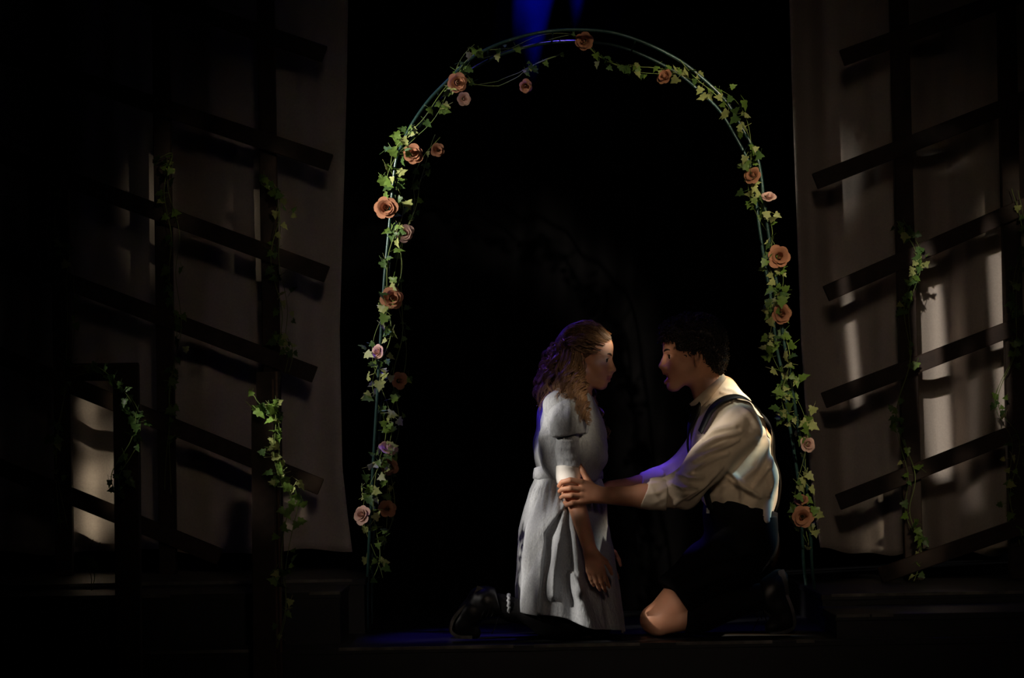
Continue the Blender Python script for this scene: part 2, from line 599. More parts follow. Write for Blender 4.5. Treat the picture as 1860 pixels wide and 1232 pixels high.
def nets(f, h, relax=2, lo=None, hi=None):
    """surface nets of the field f"""
    if lo is None:
        lo, hi = f.bounds()
    B = 8
    nb = np.ceil((hi - lo) / (h * B)).astype(int)
    n = nb * B + 1
    g = np.full(n, 1.0, np.float32)
    bi = np.stack(np.meshgrid(*[np.arange(k) for k in nb], indexing='ij'), -1).reshape(-1, 3)
    cen = lo + (bi + .5) * B * h
    dc = np.concatenate([f(cen[i:i + nb[1] * nb[2] * 2]) for i in range(0, len(cen), nb[1] * nb[2] * 2)])
    rad = B * h * .9
    inside = bi[dc < -rad]
    for b in inside:
        o = b * B
        g[o[0]:o[0] + B + 1, o[1]:o[1] + B + 1, o[2]:o[2] + B + 1] = -1.0
    act = bi[np.abs(dc) <= rad]
    off = np.stack(np.meshgrid(*[np.arange(B + 1)] * 3, indexing='ij'), -1).reshape(-1, 3)
    act = act[np.lexsort((act[:, 1] // 3, act[:, 2] // 3, act[:, 0] // 3))] if len(act) else act
    for c0 in range(0, len(act), 27):
        ab = act[c0:c0 + 27]
        idx = (ab[:, None] * B + off[None]).reshape(-1, 3)
        g[idx[:, 0], idx[:, 1], idx[:, 2]] = f(lo + idx * h)
    sg = g < 0
    c = np.zeros(n - 1, np.int8)
    for i in (0, 1):
        for j in (0, 1):
            for k in (0, 1):
                c += sg[i:n[0] - 1 + i, j:n[1] - 1 + j, k:n[2] - 1 + k]
    cell = np.argwhere((c > 0) & (c < 8))
    vid = np.full(n - 1, -1, np.int64)
    vid[cell[:, 0], cell[:, 1], cell[:, 2]] = np.arange(len(cell))
    acc = np.zeros((len(cell), 3))
    cnt = np.zeros(len(cell))
    corners = [(i, j, k) for i in (0, 1) for j in (0, 1) for k in (0, 1)]
    for a in corners:
        for ax in range(3):
            if a[ax]:
                continue
            b = list(a)
            b[ax] = 1
            ia, ib = cell + np.array(a), cell + np.array(b)
            va = g[ia[:, 0], ia[:, 1], ia[:, 2]]
            vb = g[ib[:, 0], ib[:, 1], ib[:, 2]]
            m = (va < 0) != (vb < 0)
            t = va[m] / (va[m] - vb[m])
            acc[m] += ia[m] + t[:, None] * (np.eye(3)[ax])
            cnt[m] += 1
    V = lo + acc / cnt[:, None] * h
    F = []
    for ax in range(3):
        u, v = (ax + 1) % 3, (ax + 2) % 3
        s0 = [slice(None)] * 3
        s1 = [slice(None)] * 3
        s0[ax], s1[ax] = slice(0, n[ax] - 1), slice(1, n[ax])
        e = np.argwhere(sg[tuple(s0)] != sg[tuple(s1)])
        e = e[(e[:, u] > 0) & (e[:, v] > 0) & (e[:, u] < n[u] - 1) & (e[:, v] < n[v] - 1)]
        neg = sg[e[:, 0], e[:, 1], e[:, 2]]
        q = []
        for du, dv in ((-1, -1), (0, -1), (0, 0), (-1, 0)):
            o = e.copy()
            o[:, u] += du
            o[:, v] += dv
            q.append(vid[o[:, 0], o[:, 1], o[:, 2]])
        q = np.stack(q, 1)
        q[~neg] = q[~neg][:, ::-1]
        F.append(q)
    F = np.concatenate(F)
    F = F[(F >= 0).all(1)]
    for _ in range(relax):
        s_ = np.zeros_like(V)
        w_ = np.zeros(len(V))
        for i in range(4):
            for j in (1, 3):
                np.add.at(s_, F[:, i], V[F[:, (i + j) % 4]])
                np.add.at(w_, F[:, i], 1)
        V = V * .5 + .5 * s_ / np.maximum(w_, 1)[:, None]
    return V, F


def vnormals(V, F):
    nrm = np.cross(V[F[:, 2]] - V[F[:, 0]], V[F[:, 3]] - V[F[:, 1]])
    N_ = np.zeros_like(V)
    for i in range(4):
        np.add.at(N_, F[:, i], nrm)
    return N_ / (np.linalg.norm(N_, axis=1, keepdims=True) + 1e-12)


def to_px(V):
    d = V[:, 1] + DCAM
    q = V - CAMPOS
    return np.stack([CX + (q @ RIGHT) * FPX / d, CY - (q @ UP) * FPX / d], 1)


def seg_dist(p, line):
    """distance to polyline and signed side (+ = right of the travel direction, image coords)"""
    best = np.full(len(p), 1e9)
    side = np.zeros(len(p))
    along = np.zeros(len(p))
    line = np.asarray(line, float)
    ln = np.r_[0, np.cumsum(np.linalg.norm(np.diff(line, axis=0), axis=1))]
    for i in range(len(line) - 1):
        a, b = line[i], line[i + 1]
        ab = b - a
        t = np.clip((p - a) @ ab / (ab @ ab), 0, 1)
        q = p - a - t[:, None] * ab
        d = np.linalg.norm(q, axis=1)
        m = d < best
        best[m] = d[m]
        side[m] = (ab[0] * q[m, 1] - ab[1] * q[m, 0])
        along[m] = (ln[i] + t[m] * (ln[i + 1] - ln[i])) / ln[-1]
    return best, side, along


def wrinkle(V, N_, folds, near=True):
    """push cloth out along fold lines drawn on the side view: (line, height, width one side, width other side)"""
    p = to_px(V)
    face = np.clip(-N_[:, 1] * 1.6 + .1, 0, 1) if near else 1.0
    out = np.zeros(len(V))
    for line, A, w1, w2 in folds:
        d, s, al = seg_dist(p, line)
        w = np.where(s > 0, w1, w2)
        out += A * np.exp(-(d / w) ** 2) * np.sin(np.clip(al, .06, .94) * PI) ** .5
    return V + N_ * (out * face)[:, None]


def waves(V, amp, freqs, seed=0):
    r = np.random.default_rng(seed)
    out = np.zeros(len(V))
    for f in freqs:
        for _ in range(3):
            k = r.normal(size=3)
            k /= np.linalg.norm(k)
            out += np.sin(V @ k * f + r.uniform(0, 6.28)) / f
    return out * amp


#==SETTING==
# ================================================================== the stage
ZF = -0.16
mb = MB()
mb.box((-4.5, -4.0, ZF - .1), (4.5, 4.0, ZF))
fl = mb.build('floor', MT['paint'], smooth=False)
tag(fl, 'black painted stage floor in front of the platforms', 'floor', kind='structure')


def platform(name, x0, x1, y0, y1, z0, z1, label, edge_side, edges=((0, 1),)):
    root = empty(name, ((x0 + x1) / 2, (y0 + y1) / 2, z0), label, 'platform')
    b = MB()
    b.box((x0, y0, z0), (x1, y1, z1 - .024))
    b.build('riser', MT['paint'], root, False)
    b = MB()
    b.box((x0 - (.006 if edge_side > 0 else 0), y0 - .006, z1 - .024), (x1 + (.006 if edge_side < 0 else 0), y1, z1))
    o = b.build('deck_board', MT['paint'], root, False)
    bv = o.modifiers.new('bevel', 'BEVEL')
    bv.width = .003
    bv.segments = 2
    for (a, c) in edges:                       # worn lengths of the front nosing
        b = MB()
        xa, xc = x0 + (x1 - x0) * a, x0 + (x1 - x0) * c
        b.box((xa, y0 - .0085, z1 - .010), (xc, y0 + .004, z1 + .0015))
        tag(b.build('worn_edge', MT['edge'], root, False), 'scuffed pale paint along the front edge')
    return root


def corner(px, py, Y):
    c = P(px, py, Y)
    return c[0], c[2]


xl, zl = corner(200, 1176, -.66)
platform('stage_platform', P(200, 1172, -.66)[0], 2.9, -.66, 1.15, ZF, 0.0, 'low black platform the two people kneel on', 1, ((0, .135), (.19, .335), (.352, .44), (.47, .55), (.57, .585)))
xs, zs = corner(617, 1075, -.45)
platform('stage_step', -2.9, xs, -.45, .05, 0.0, zs, 'lower black step left of the kneeling people', -1, ((.30, .72), (.95, 1.0)))
xs, zs = corner(661, 1052, .06)
platform('stage_platform', -2.9, xs, .06, 2.45, 0.0, zs, 'upper black platform carrying the left trellis', -1, ((0, .3), (.5, .98)))
Z_LEFT = zs
xs, zs = corner(1519, 1117, -.62)
platform('stage_step', xs, 2.9, -.62, -.11, 0.0, zs, 'lower black step right of the kneeling people', 1, ((0, .07), (.075, .12)))
xs, zs = corner(1494, 1080, -.10)
platform('stage_platform', xs, 2.9, -.10, 2.45, 0.0, zs, 'upper black platform carrying the right trellis', 1, ((.02, .45), (.5, .9)))
Z_RIGHT = zs


# black backdrop with deep folds
def backdrop():
    nx, nz = 260, 40
    xs_ = np.linspace(-3.6, 3.6, nx)
    zs_ = np.linspace(ZF + .01, 4.9, nz)
    X, Z = np.meshgrid(xs_, zs_, indexing='ij')
    sway = .05 * np.sin(Z * 1.1 + X * 2)
    Yd = 2.75 + .055 * np.sin((X + sway) * 17 + .8 * np.sin(X * 3.1)) + .03 * np.sin((X - .12 * Z) * 39 + 1.3) + .03 * np.sin((X + .1 * Z) * 7)
    V = np.stack([X, Yd, Z], -1).reshape(-1, 3)
    o = put('stage_curtain', V, grid_faces(nx, nz), MT['velvet'])
    tag(o, 'tall black backdrop curtain behind the flower arch', 'curtain')


backdrop()


def side_curtain(edge, xo, hem, label, seed):
    """edge: inner edge polyline in px (top to hem); xo: outer edge in px"""
    r = np.random.default_rng(seed)
    edge = np.asarray(edge, float)
    nz, nx = 70, 170
    pys = np.linspace(edge[0, 1], edge[-1, 1], nz)
    ex = np.interp(pys, edge[:, 1], edge[:, 0])
    fr = [r.uniform(5, 9), r.uniform(14, 20), r.uniform(30, 40)]
    ph = r.uniform(0, 6, 3)
    V = []
    for i in range(nx):
        u = i / (nx - 1)
        for j in range(nz):
            v = j / (nz - 1)
            px = ex[j] + (xo - ex[j]) * u
            py = pys[j]
            if v > .9:
                py += (v - .9) / .1 * (hem * math.sin(u * 15 + ph[0]) + hem * .6 * math.sin(u * 37 + ph[1]))
            s = u * 2.2
            yy = YC + .045 * math.sin(s * fr[0] + ph[0] + .5 * v) + .022 * math.sin(s * fr[1] + ph[1] - .6 * v) + .008 * math.sin(s * fr[2] + ph[2])
            yy += .03 * v * math.sin(s * 3 + ph[2]) - .03 * math.exp(-(u / .03) ** 2)
            V.append(P(px, py, yy))
    o = put('muslin_curtain', np.array(V), grid_faces(nx, nz), MT['muslin'])
    tag(o, label, 'curtain')
    sd = o.modifiers.new('thickness', 'SOLIDIFY')
    sd.thickness = .002


side_curtain([(634, -120), (630, 150), (626, 300), (617, 600), (622, 850), (632, 940), (640, 1003)], -140, 4, 'pale muslin curtain hanging behind the left trellis', 3)
side_curtain([(1430, -120), (1438, 150), (1447, 400), (1455, 620), (1468, 830), (1482, 950), (1490, 1003)], 2000, 5, 'pale muslin curtain hanging behind the right trellis', 9)


# ------------------------------------------------------------------ trellises of posts and slanting slats
def board(parent, name, a, b, wide, thick, material, seed=0):
    """a plank between two world points (in a plane of constant Y), broad face to the audience"""
    a, b = np.asarray(a, float), np.asarray(b, float)
    ax = (b - a) / np.linalg.norm(b - a)
    yv = np.array([0, 1.0, 0])
    yv = yv - ax * (ax @ yv)
    yv /= np.linalg.norm(yv)
    zv = np.cross(ax, yv)
    L_ = np.linalg.norm(b - a)
    bm_ = MB()
    R = np.stack([ax, yv, zv], 1)
    bm_.box((0, -thick / 2, -wide / 2), (L_, thick / 2, wide / 2), (R, a))
    o = bm_.build(name, material, parent, False)
    bv = o.modifiers.new('bevel', 'BEVEL')
    bv.width = .003
    bv.segments = 1
    return o


def px_board(parent, name, a, b, Y, wide_px, thick, material):
    w = wide_px * (DCAM + Y) / FPX
    return board(parent, name, P(*a, Y), P(*b, Y), w, thick, material)


def to_floor(px, Y, z):
    """pixel row at which the height z stands for column px"""
    lo_, hi_ = 0.0, 1500.0
    for _ in range(40):
        m = (lo_ + hi_) / 2
        if P(px, m, Y)[2] > z:
            lo_ = m
        else:
            hi_ = m
    return lo_


t = empty('slat_trellis', P(300, to_floor(300, YT, Z_LEFT), YT), 'tall dark wooden trellis left of the arch with slanting slats', 'trellis')
for (x0, x1) in ((480, 500), (290, 306), (104, 118), (-70, -60)):
    px_board(t, 'post', (x0, -140), (x1, to_floor(x1, YT, Z_LEFT)), YT, 31, .05, MT['wood'])
YS = YT - .045
for a, b in (((590, 99), (-120, -140)), ((601, 296), (-120, 58)), ((594, 499), (-120, 236)), ((572, 681), (-120, 420)), ((583, 885), (-120, 598)), ((400, 1012), (-120, 800))):
    px_board(t, 'slat', a, b, YS, 31, .022, MT['wood'])

t = empty('slat_trellis', P(1740, to_floor(1740, YT, Z_RIGHT), YT), 'tall dark wooden trellis right of the arch with slanting slats', 'trellis')
for (x0, x1) in ((1628, 1660), (1824, 1850), (2010, 2030)):
    px_board(t, 'post', (x0, -140), (x1, to_floor(x1, YT, Z_RIGHT)), YT, 33, .05, MT['wood'])
for a, b in (((1529, 106), (1990, -60)), ((1480, 330), (1990, 130)), ((1500, 534), (1990, 318)), ((1496, 728), (1990, 538)), ((1522, 913), (1990, 728))):
    px_board(t, 'slat', a, b, YS, 30, .022, MT['wood'])
px = 1598
fb = px_board(None, 'fallen_board', (px, to_floor(px, YS - .06, Z_RIGHT) - 12), (1900, 940), YS - .06, 30, .022, MT['wood'])
tag(fb, 'dark loose slat slanting up from the platform at the foot of the right trellis', 'board')

# low frame standing in front of the left platforms
YFp = -.80
t = empty('post_frame', P(360, to_floor(360, YFp, ZF), YFp), 'low dark post frame in the left foreground wound with ivy', 'frame')
px_board(t, 'post', (487, 675), (492, to_floor(492, YFp, ZF)), YFp, 42, .045, MT['wood'])
px_board(t, 'facing_board', (478, 738), (481, to_floor(481, YFp - .05, ZF)), YFp - .05, 42, .03, MT['wood'])
px_board(t, 'post', (229, 662), (236, to_floor(236, YFp, ZF)), YFp, 46, .045, MT['wood'])
px_board(t, 'rail', (120, 677), (252, 675), YFp + .04, 32, .03, MT['wood'])
for (xa, ya, yb) in ((503, 690, 1180), (510, 676, 1185)):
    b = MB()
    b.box((-.003, -.003, 0), (.003, .003, P(xa, ya, YFp)[2] - P(xa, yb, YFp)[2]), (np.eye(3), P(xa + 1, yb, YFp - .02)))
    tag(b.build('worn_lit_edge', MT['wood2'], t, False), 'worn edge of the post, rim light painted in as a paler colour')  # thin strip: worn edge plus rim light painted as paler wood

# ------------------------------------------------------------------ the arch
HOOP = [(667, None), (667, 1100), (669, 1021), (677, 862), (684, 740), (690, 641), (698, 511), (707, 414), (718, 300), (731, 262), (747, 228), (779, 182), (817, 143),
        (854, 108), (892, 86), (935, 70), (988, 58), (1047, 54), (1111, 59), (1171, 78), (1231, 108), (1270, 137), (1316, 181), (1346, 229), (1373, 280),
        (1382, 316), (1388, 368), (1396, 426), (1406, 491), (1413, 527), (1424, 621), (1434, 670), (1446, 754), (1464, 867), (1472, 965), (1475, 1030), (1482, 1088), (1487, None)]


def hoop_world(Y):
    h = []
    for (x, y) in HOOP:
        if y is None:
            y = to_floor(x, YA, 0.0)
        p = P(x, y, YA)
        p[1] = Y
        h.append(p)
    return smooth_path(h, 260)


YA2 = YA + .30
hf, hr = hoop_world(YA), hoop_world(YA2)
arch = empty('garden_arch', ((hf[0][0] + hf[-1][0]) / 2, YA + .15, 0.0), 'tall dark green metal garden arch over the kneeling couple', 'arch')
for h in (hf, hr):
    b = MB()
    b.tube(h, .0068, 10)
    b.build('hoop', MT['tube'], arch)
for i in range(12, 260, 17):
    b = MB()
    b.tube([hf[i], hr[i]], .004, 6)
    b.build('rung', MT['tube'], arch)

# ------------------------------------------------------------------ ivy leaves, roses
LEAF_OUT = [(0, 0), (.10, .10), (.34, .02), (.50, .16), (.34, .34), (.40, .56), (.22, .62), (.0, 1.0)]


def leaf_mesh(name, m, fold, droop, lobes=1.0):
    right = [(x * lobes, y) for x, y in LEAF_OUT]
    V, F = [], []
    mid = [(0, 0), (0, .12), (0, .25), (0, .36), (0, .5), (0, .65), (0, .8), (0, 1.0)]

    def z(x, y):
        return fold * abs(x) - droop * y * y + .05 * math.sin(x * 14)
    for (x, y) in mid:
        V.append((0, y, z(0, y)))
    for s in (1, -1):
        o = len(V)
        for (x, y) in right:
            V.append((s * x, y, z(x, y)))
        for i in range(7):
            f = (i, o + i, o + i + 1, i + 1)
            F.append(f if s > 0 else f[::-1])
    # petiole
    o = len(V)
    for (x, y, zz) in ((.02, 0, 0), (-.02, 0, 0), (0, .0, -.035), (.02, -.5, -.12), (-.02, -.5, -.12), (0, -.5, -.155)):
        V.append((x, y, zz))
    for i in range(3):
        k = (i + 1) % 3
        F.append((o + i, o + k, o + 3 + k, o + 3 + i))
    me = bpy.data.meshes.new(name)
    me.from_pydata(V, [], F)
    me.materials.append(m)
    me.polygons.foreach_set('use_smooth', np.ones(len(me.polygons), dtype=bool))
    return me


LEAVES = [leaf_mesh('ivy_leaf', MT[m], f, d, l) for m in ('leaf', 'leaf2', 'leaf3') for (f, d, l) in ((.25, .25, 1.0), (-.12, .4, .9), (.5, .1, .8))]


def orient(nrm, tip, size, at):
    """matrix with local z = nrm, local y = tip"""
    n = Vector(nrm).normalized()
    y = Vector(tip) - n * Vector(tip).dot(n)
    if y.length < 1e-4:
        y = n.orthogonal()
    y.normalize()
    x = y.cross(n)
    R = Matrix((x, y, n)).transposed()
    return Matrix.Translation(Vector(at)) @ R.to_4x4() @ Matrix.Scale(size, 4)


def petal_mesh(name, m, curl, width):
    n = 5
    V = []
    for i in range(n):
        u = i / (n - 1) * 2 - 1
        for j in range(n):
            v = j / (n - 1)
            w = width * math.sin(PI * (.18 + .52 * v)) ** .8
            a = u * w
            rr = .45 + .25 * v
            x = math.sin(a) * rr
            y = rr * (1 - math.cos(a)) * -1 + .30 * v ** 2 - (curl * max(0, v - .7) * -1.2)
            V.append((x, y, v * .95 - .12 * u * u * v - curl * .3 * max(0, v - .75)))
    me = bpy.data.meshes.new(name)
    me.from_pydata(V, [], grid_faces(n, n))
    me.materials.append(m)
    me.polygons.foreach_set('use_smooth', np.ones(len(me.polygons), dtype=bool))
    return me


def bud_mesh(name, m):
    b = MB()
    pts, rs = [], []
    V, F = [], []
    nt_, nv = 22, 4
    for i in range(nt_):
        a = i / (nt_ - 1) * 2 * PI * 1.7
        rr = .02 + .024 * a
        for j in range(nv):
            v = j / (nv - 1)
            V.append((1.3 * math.cos(a) * rr * (.75 + .35 * math.sin(v * 2.4)), 1.3 * math.sin(a) * rr * (.75 + .35 * math.sin(v * 2.4)), .05 + v * (1.08 - .025 * a)))
    F = grid_faces(nt_, nv)
    # green cup below
    o = len(V)
    for k in range(6):
        a = k * PI / 3
        V.append((.28 * math.cos(a), .28 * math.sin(a), .06))
    V.append((0, 0, -.18))
    for k in range(6):
        F.append((o + k, o + (k + 1) % 6, o + 6))
    me = bpy.data.meshes.new(name)
    me.from_pydata(V, [], F)
    me.materials.append(m)
    me.materials.append(MT['leaf'])
    me.polygons.foreach_set('use_smooth', np.ones(len(me.polygons), dtype=bool))
    for p_ in me.polygons:
        if len(p_.vertices) == 3:
            p_.material_index = 1
    return me


PETALS = {k: (petal_mesh('rose_petal', MT[k], .2, 1.25), petal_mesh('rose_petal', MT[k], .8, 1.1)) for k in ('rose', 'rose2')}
BUDS = {k: bud_mesh('rose_bud', MT[k]) for k in ('rose', 'rose2')}


def rose(parent, at, nrm, diam, kind, seed):
    r = random.Random(seed)
    M = orient(nrm, (r.uniform(-1, 1), .2, r.uniform(-1, 1)), diam * .52, at)
    core = link('rose', BUDS[kind], parent, M)
    core['label'] = 'peach fabric rose' if kind == 'rose' else 'pale pink fabric rose'
    ring = [(3, .12, .90, 4, 0), (4, .24, .98, 13, 0), (6, .36, 1.0, 26, 1)]
    for n, rad, sc, tilt, kind_i in ring:
        off = r.uniform(0, 6)
        for i in range(n):
            a = off + i * 2 * PI / n + r.uniform(-.15, .15)
            # petal stands with its back outwards
            L_ = Matrix.Rotation(a, 4, 'Z') @ Matrix.Translation((0, rad * .25, .0)) @ Matrix.Rotation(-math.radians(tilt + r.uniform(-8, 10)), 4, 'X') @ Matrix.Translation((0, .28, 0)) @ Matrix.Scale(sc * r.uniform(.9, 1.08), 4)
            o = bpy.data.objects.new('petal', PETALS[kind][kind_i])
            COL.objects.link(o)
            o.parent = core
            o.matrix_local = L_
    return core


def leaf_on(parent, at, size, spread=1.0, tones=(4, 4, 2), facing=(0, -1, .25), r=random):
    n = np.array(facing, float) + np.array([r.gauss(0, .75), r.gauss(0, .35), r.gauss(0, .6)]) * spread
    tip = np.array([r.gauss(0, .8), r.gauss(0, .4), -0.6 + r.gauss(0, .6)])
    tone = r.choices((0, 1, 2), tones)[0]
    return link('leaf', LEAVES[tone * 3 + r.randrange(3)], parent, orient(n, tip, size, at))


def garland(name, label, path, counts, size, rad, seed, cat='garland', stem_r=.0017, tones=(4, 4, 2), clusters=None, wind=7.0, facing=(0, -1, .25)):
    """path: world polyline; leaves scattered along it, denser in clusters (fraction, spread, number)"""
    r = random.Random(seed)
    path = resample(path, .012)
    tt, nn, bb = frames(path)
    a = np.arange(len(path)) * .012 * wind * 2
    sw = rad * (.55 + .35 * np.sin(np.arange(len(path)) * .09 + seed))
    vine = path + (np.cos(a) * sw)[:, None] * nn + (np.sin(a) * sw)[:, None] * bb
    root = empty(name, path[np.argmin(path[:, 2])], label, cat)
    b = MB()
    b.tube(vine, stem_r, 5)
    b.build('stem', MT['stem'], root)
    # a second loose tendril
    sw2 = rad * 1.1
    vine2 = path + (np.cos(a * .7 + 2) * sw2)[:, None] * nn * .8 + (np.sin(a * .7 + 2) * sw2)[:, None] * bb
    b = MB()
    b.tube(vine2[::2], stem_r * .75, 4)
    b.build('tendril', MT['stem'], root)
    n = len(path)
    spots = [r.random() for _ in range(counts)]
    for (f, s, k) in (clusters or []):
        spots += [min(.999, max(0, r.gauss(f, s))) for _ in range(k)]
    for f in spots:
        i = int(f * (n - 1))
        src = vine if r.random() < .6 else vine2
        at = src[i] + np.array([r.gauss(0, .5), r.gauss(0, .35) - .3, r.gauss(0, .35)]) * rad
        leaf_on(root, at, size * r.uniform(.6, 1.15), 1.0, tones, facing, r)
    return root


def hoop_part(y0, y1, left, Y=YA):
    """stretch of hoop on one side between two rows"""
    h = []
    pp = to_px(hf)
    ap = np.argmin(pp[:, 1])
    rngi = range(0, ap) if left else range(ap, len(hf))
    for i in rngi:
        if y0 <= pp[i, 1] <= y1:
            q = hf[i].copy()
            q[1] = Y
            h.append(q)
    return np.array(h)


gl = garland('flower_garland', 'rose and ivy garland down the left leg of the arch', hoop_part(96, 1062, True) + np.array([.018, -.01, 0]), 66, .045, .044, 21,
             clusters=[(.96, .02, 6), (.76, .03, 16), (.70, .02, 12), (.63, .02, 6), (.5, .03, 10), (.44, .02, 8), (.38, .02, 6), (.30, .03, 16), (.22, .02, 8), (.16, .02, 8), (.08, .02, 6)])
gr = garland('flower_garland', 'rose and ivy garland down the right leg of the arch', hoop_part(108, 1004, False) + np.array([-.012, -.01, 0]), 78, .045, .042, 22,
             clusters=[(.12, .03, 10), (.26, .02, 14), (.33, .015, 10), (.45, .02, 14), (.53, .02, 26), (.60, .02, 10), (.70, .03, 20), (.75, .02, 16), (.95, .02, 10), (.88, .01, 4)])
top = np.array([q + np.array([0, .12, -.03]) for q in hf if True])
tpx = to_px(hf)
gt = garland('flower_garland', 'sparse rose and ivy garland hanging under the crown of the arch', np.array([P(x, y, YA + .12) for x, y in ((872, 92), (935, 84), (985, 76), (1040, 74), (1085, 98), (1130, 108), (1190, 126), (1250, 142))]), 16, .036, .03, 23,
             clusters=[(.62, .03, 6), (.8, .05, 12), (.92, .03, 6)], tones=(4, 2, 4))
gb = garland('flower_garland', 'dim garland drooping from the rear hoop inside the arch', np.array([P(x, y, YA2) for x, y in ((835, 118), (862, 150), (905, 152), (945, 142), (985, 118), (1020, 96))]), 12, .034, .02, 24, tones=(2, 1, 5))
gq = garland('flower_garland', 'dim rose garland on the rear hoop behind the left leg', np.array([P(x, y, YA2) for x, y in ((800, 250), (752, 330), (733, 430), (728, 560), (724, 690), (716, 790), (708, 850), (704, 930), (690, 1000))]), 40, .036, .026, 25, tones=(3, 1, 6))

ROSES = [  # px, py, diameter px, kind, garland, depth, facing
    (1062, 75, 27, 'rose', gt, YA + .10, (-.3, -1, -.2)), (1210, 141, 25, 'rose', gt, YA + .10, (-.8, -.9, .4)),
    (830, 150, 29, 'rose', gl, YA - .02, (.2, -1, -.1)), (750, 281, 29, 'rose', gl, YA - .03, (.1, -1, .1)),
    (703, 378, 33, 'rose', gl, YA - .04, (-.1, -1, 0)), (712, 543, 32, 'rose', gl, YA - .04, (.1, -1, .1)),
    (690, 640, 24, 'rose2', gl, YA - .04, (-.8, -.9, .2)), (704, 818, 28, 'rose2', gl, YA - .04, (.4, -.8, .9)),
    (660, 936, 28, 'rose2', gl, YA - .03, (-.6, -.9, .2)), (703, 925, 26, 'rose', gq, YA2 - .03, (.1, -1, .2)),
    (735, 424, 27, 'rose2', gq, YA2 - .03, (0, -1, 0)), (724, 692, 25, 'rose', gq, YA2 - .03, (.3, -1, 0)),
    (708, 846, 26, 'rose', gq, YA2 - .03, (0, -1, -.2)), (795, 273, 20, 'rose', gq, YA2 - .03, (0, -1, 0)),
    (955, 156, 20, 'rose', gb, YA2 - .02, (0, -1, -.3)), (842, 180, 20, 'rose2', gb, YA2 - .02, (.2, -1, 0)),
    (1369, 320, 26, 'rose', gr, YA - .04, (-.5, -1, .3)), (1397, 361, 22, 'rose2', gr, YA - .04, (-.2, -.8, .8)),
    (1414, 467, 35, 'rose', gr, YA - .05, (.1, -1, .1)), (1418, 570, 31, 'rose', gr, YA - .05, (.2, -1, -.1)),
    (1464, 808, 25, 'rose2', gr, YA - .02, (.5, -1, .2)), (1456, 912, 22, 'rose', gr, YA - .03, (-.2, -.8, .8)),
    (1458, 939, 31, 'rose', gr, YA - .04, (-.1, -1, 0))]
for i, (x, y, d, k, g, Y, n) in enumerate(ROSES):
    rose(g, P(x, y, Y), n, d * (DCAM + Y) / FPX, k, 100 + i)

IVY = [
    ('ivy climbing the first post of the right trellis', [(1655, 1062), (1668, 1000), (1650, 930), (1662, 860), (1640, 760), (1655, 660), (1640, 560), (1660, 470), (1632, 400)], YT - .09, 34,
     [(.95, .03, 8), (.82, .05, 20), (.45, .03, 8), (.1, .05, 8)]),
    ('ivy climbing the outer post of the right trellis', [(1850, 990), (1832, 900), (1850, 800), (1822, 730), (1850, 640), (1838, 520), (1848, 430), (1838, 340)], YT - .09, 30, [(.5, .1, 12), (.2, .1, 10), (.92, .05, 6)]),
    ('ivy on the innermost post of the left trellis', [(475, 318), (505, 345), (512, 400), (500, 470), (508, 560), (505, 610), (520, 640), (515, 680)], YT - .09, 22, [(.1, .05, 8), (.45, .05, 8), (.85, .05, 12)]),
    ('ivy on the middle post of the left trellis', [(285, 290), (315, 280), (308, 340), (318, 420), (305, 500), (318, 600), (310, 700), (318, 780), (312, 900)], YT - .09, 26, [(.05, .05, 8), (.3, .06, 8), (.68, .04, 8)]),
    ('ivy on the outermost post of the left trellis', [(112, 345), (108, 410), (130, 480), (125, 520), (118, 640), (105, 790), (125, 960)], YT - .09, 18, [(.15, .05, 6), (.72, .06, 10)]),
    ('bright ivy wound down the taller foreground post', [(458, 718), (480, 738), (505, 728), (512, 770), (505, 830), (515, 880), (530, 905), (515, 960), (503, 1030), (508, 1110), (500, 1180)], YFp - .10, 36, [(.12, .05, 12), (.35, .06, 16), (.5, .04, 12)]),
    ('ivy trailing over the rail of the low foreground frame', [(130, 668), (175, 662), (215, 690), (248, 742), (240, 800), (200, 860), (205, 905)], YFp - .09, 26, [(.3, .1, 8), (.6, .08, 8)]),
    ('thin ivy tendril dangling before the left platforms', [(183, 985), (172, 1020), (175, 1050), (168, 1078)], YFp - .02, 3, []),
]
for i, (lab, pts, Y, n, cl) in enumerate(IVY):
    garland('ivy_vine', lab, smooth_path([P(x, y, Y) for x, y in pts], 120), n, .042, .030, 40 + i, cat='vine', clusters=cl, tones=((4, 2, 4) if i < 5 else (4, 4, 1) if i == 5 else (1, 0, 8)), wind=3.0)  # last vines get mostly dark leaves: dim light put into leaf colour

for k, (x, y, lab) in enumerate(((628, 1229, 'fallen ivy leaf on the stage floor near the left step'), (1005, 1228, 'fallen ivy leaf on the stage floor below the kneeling woman'), (1604, 1226, 'fallen ivy leaf on the stage floor below the right step'))):
    Yl = -1.35
    p = P(x, to_floor(x, Yl, ZF + .006), Yl)
    for _ in range(12):                        # slide along the floor until the row matches
        Yl += -.004 * (y - to_px(p[None])[0, 1])
        p = P(x, to_floor(x, Yl, ZF + .006), Yl)
    o = link('fallen_leaf', LEAVES[3 + k], None, orient((.2, -.5, 1), (1, .3, 0), .045, p + np.array([0, 0, .01])))
    tag(o, lab, 'leaf')
#==PEOPLE==
# ================================================================== people
_put = put


def put(name, V, F, material, parent=None, smooth=True):
    V = np.array(V, float)
    V[:, 2] = np.maximum(V[:, 2], .0025)       # nothing sinks into the platform
    return _put(name, V, F, material, parent, smooth)


def rot(axis, deg):
    return np.array(Matrix.Rotation(math.radians(deg), 3, axis))


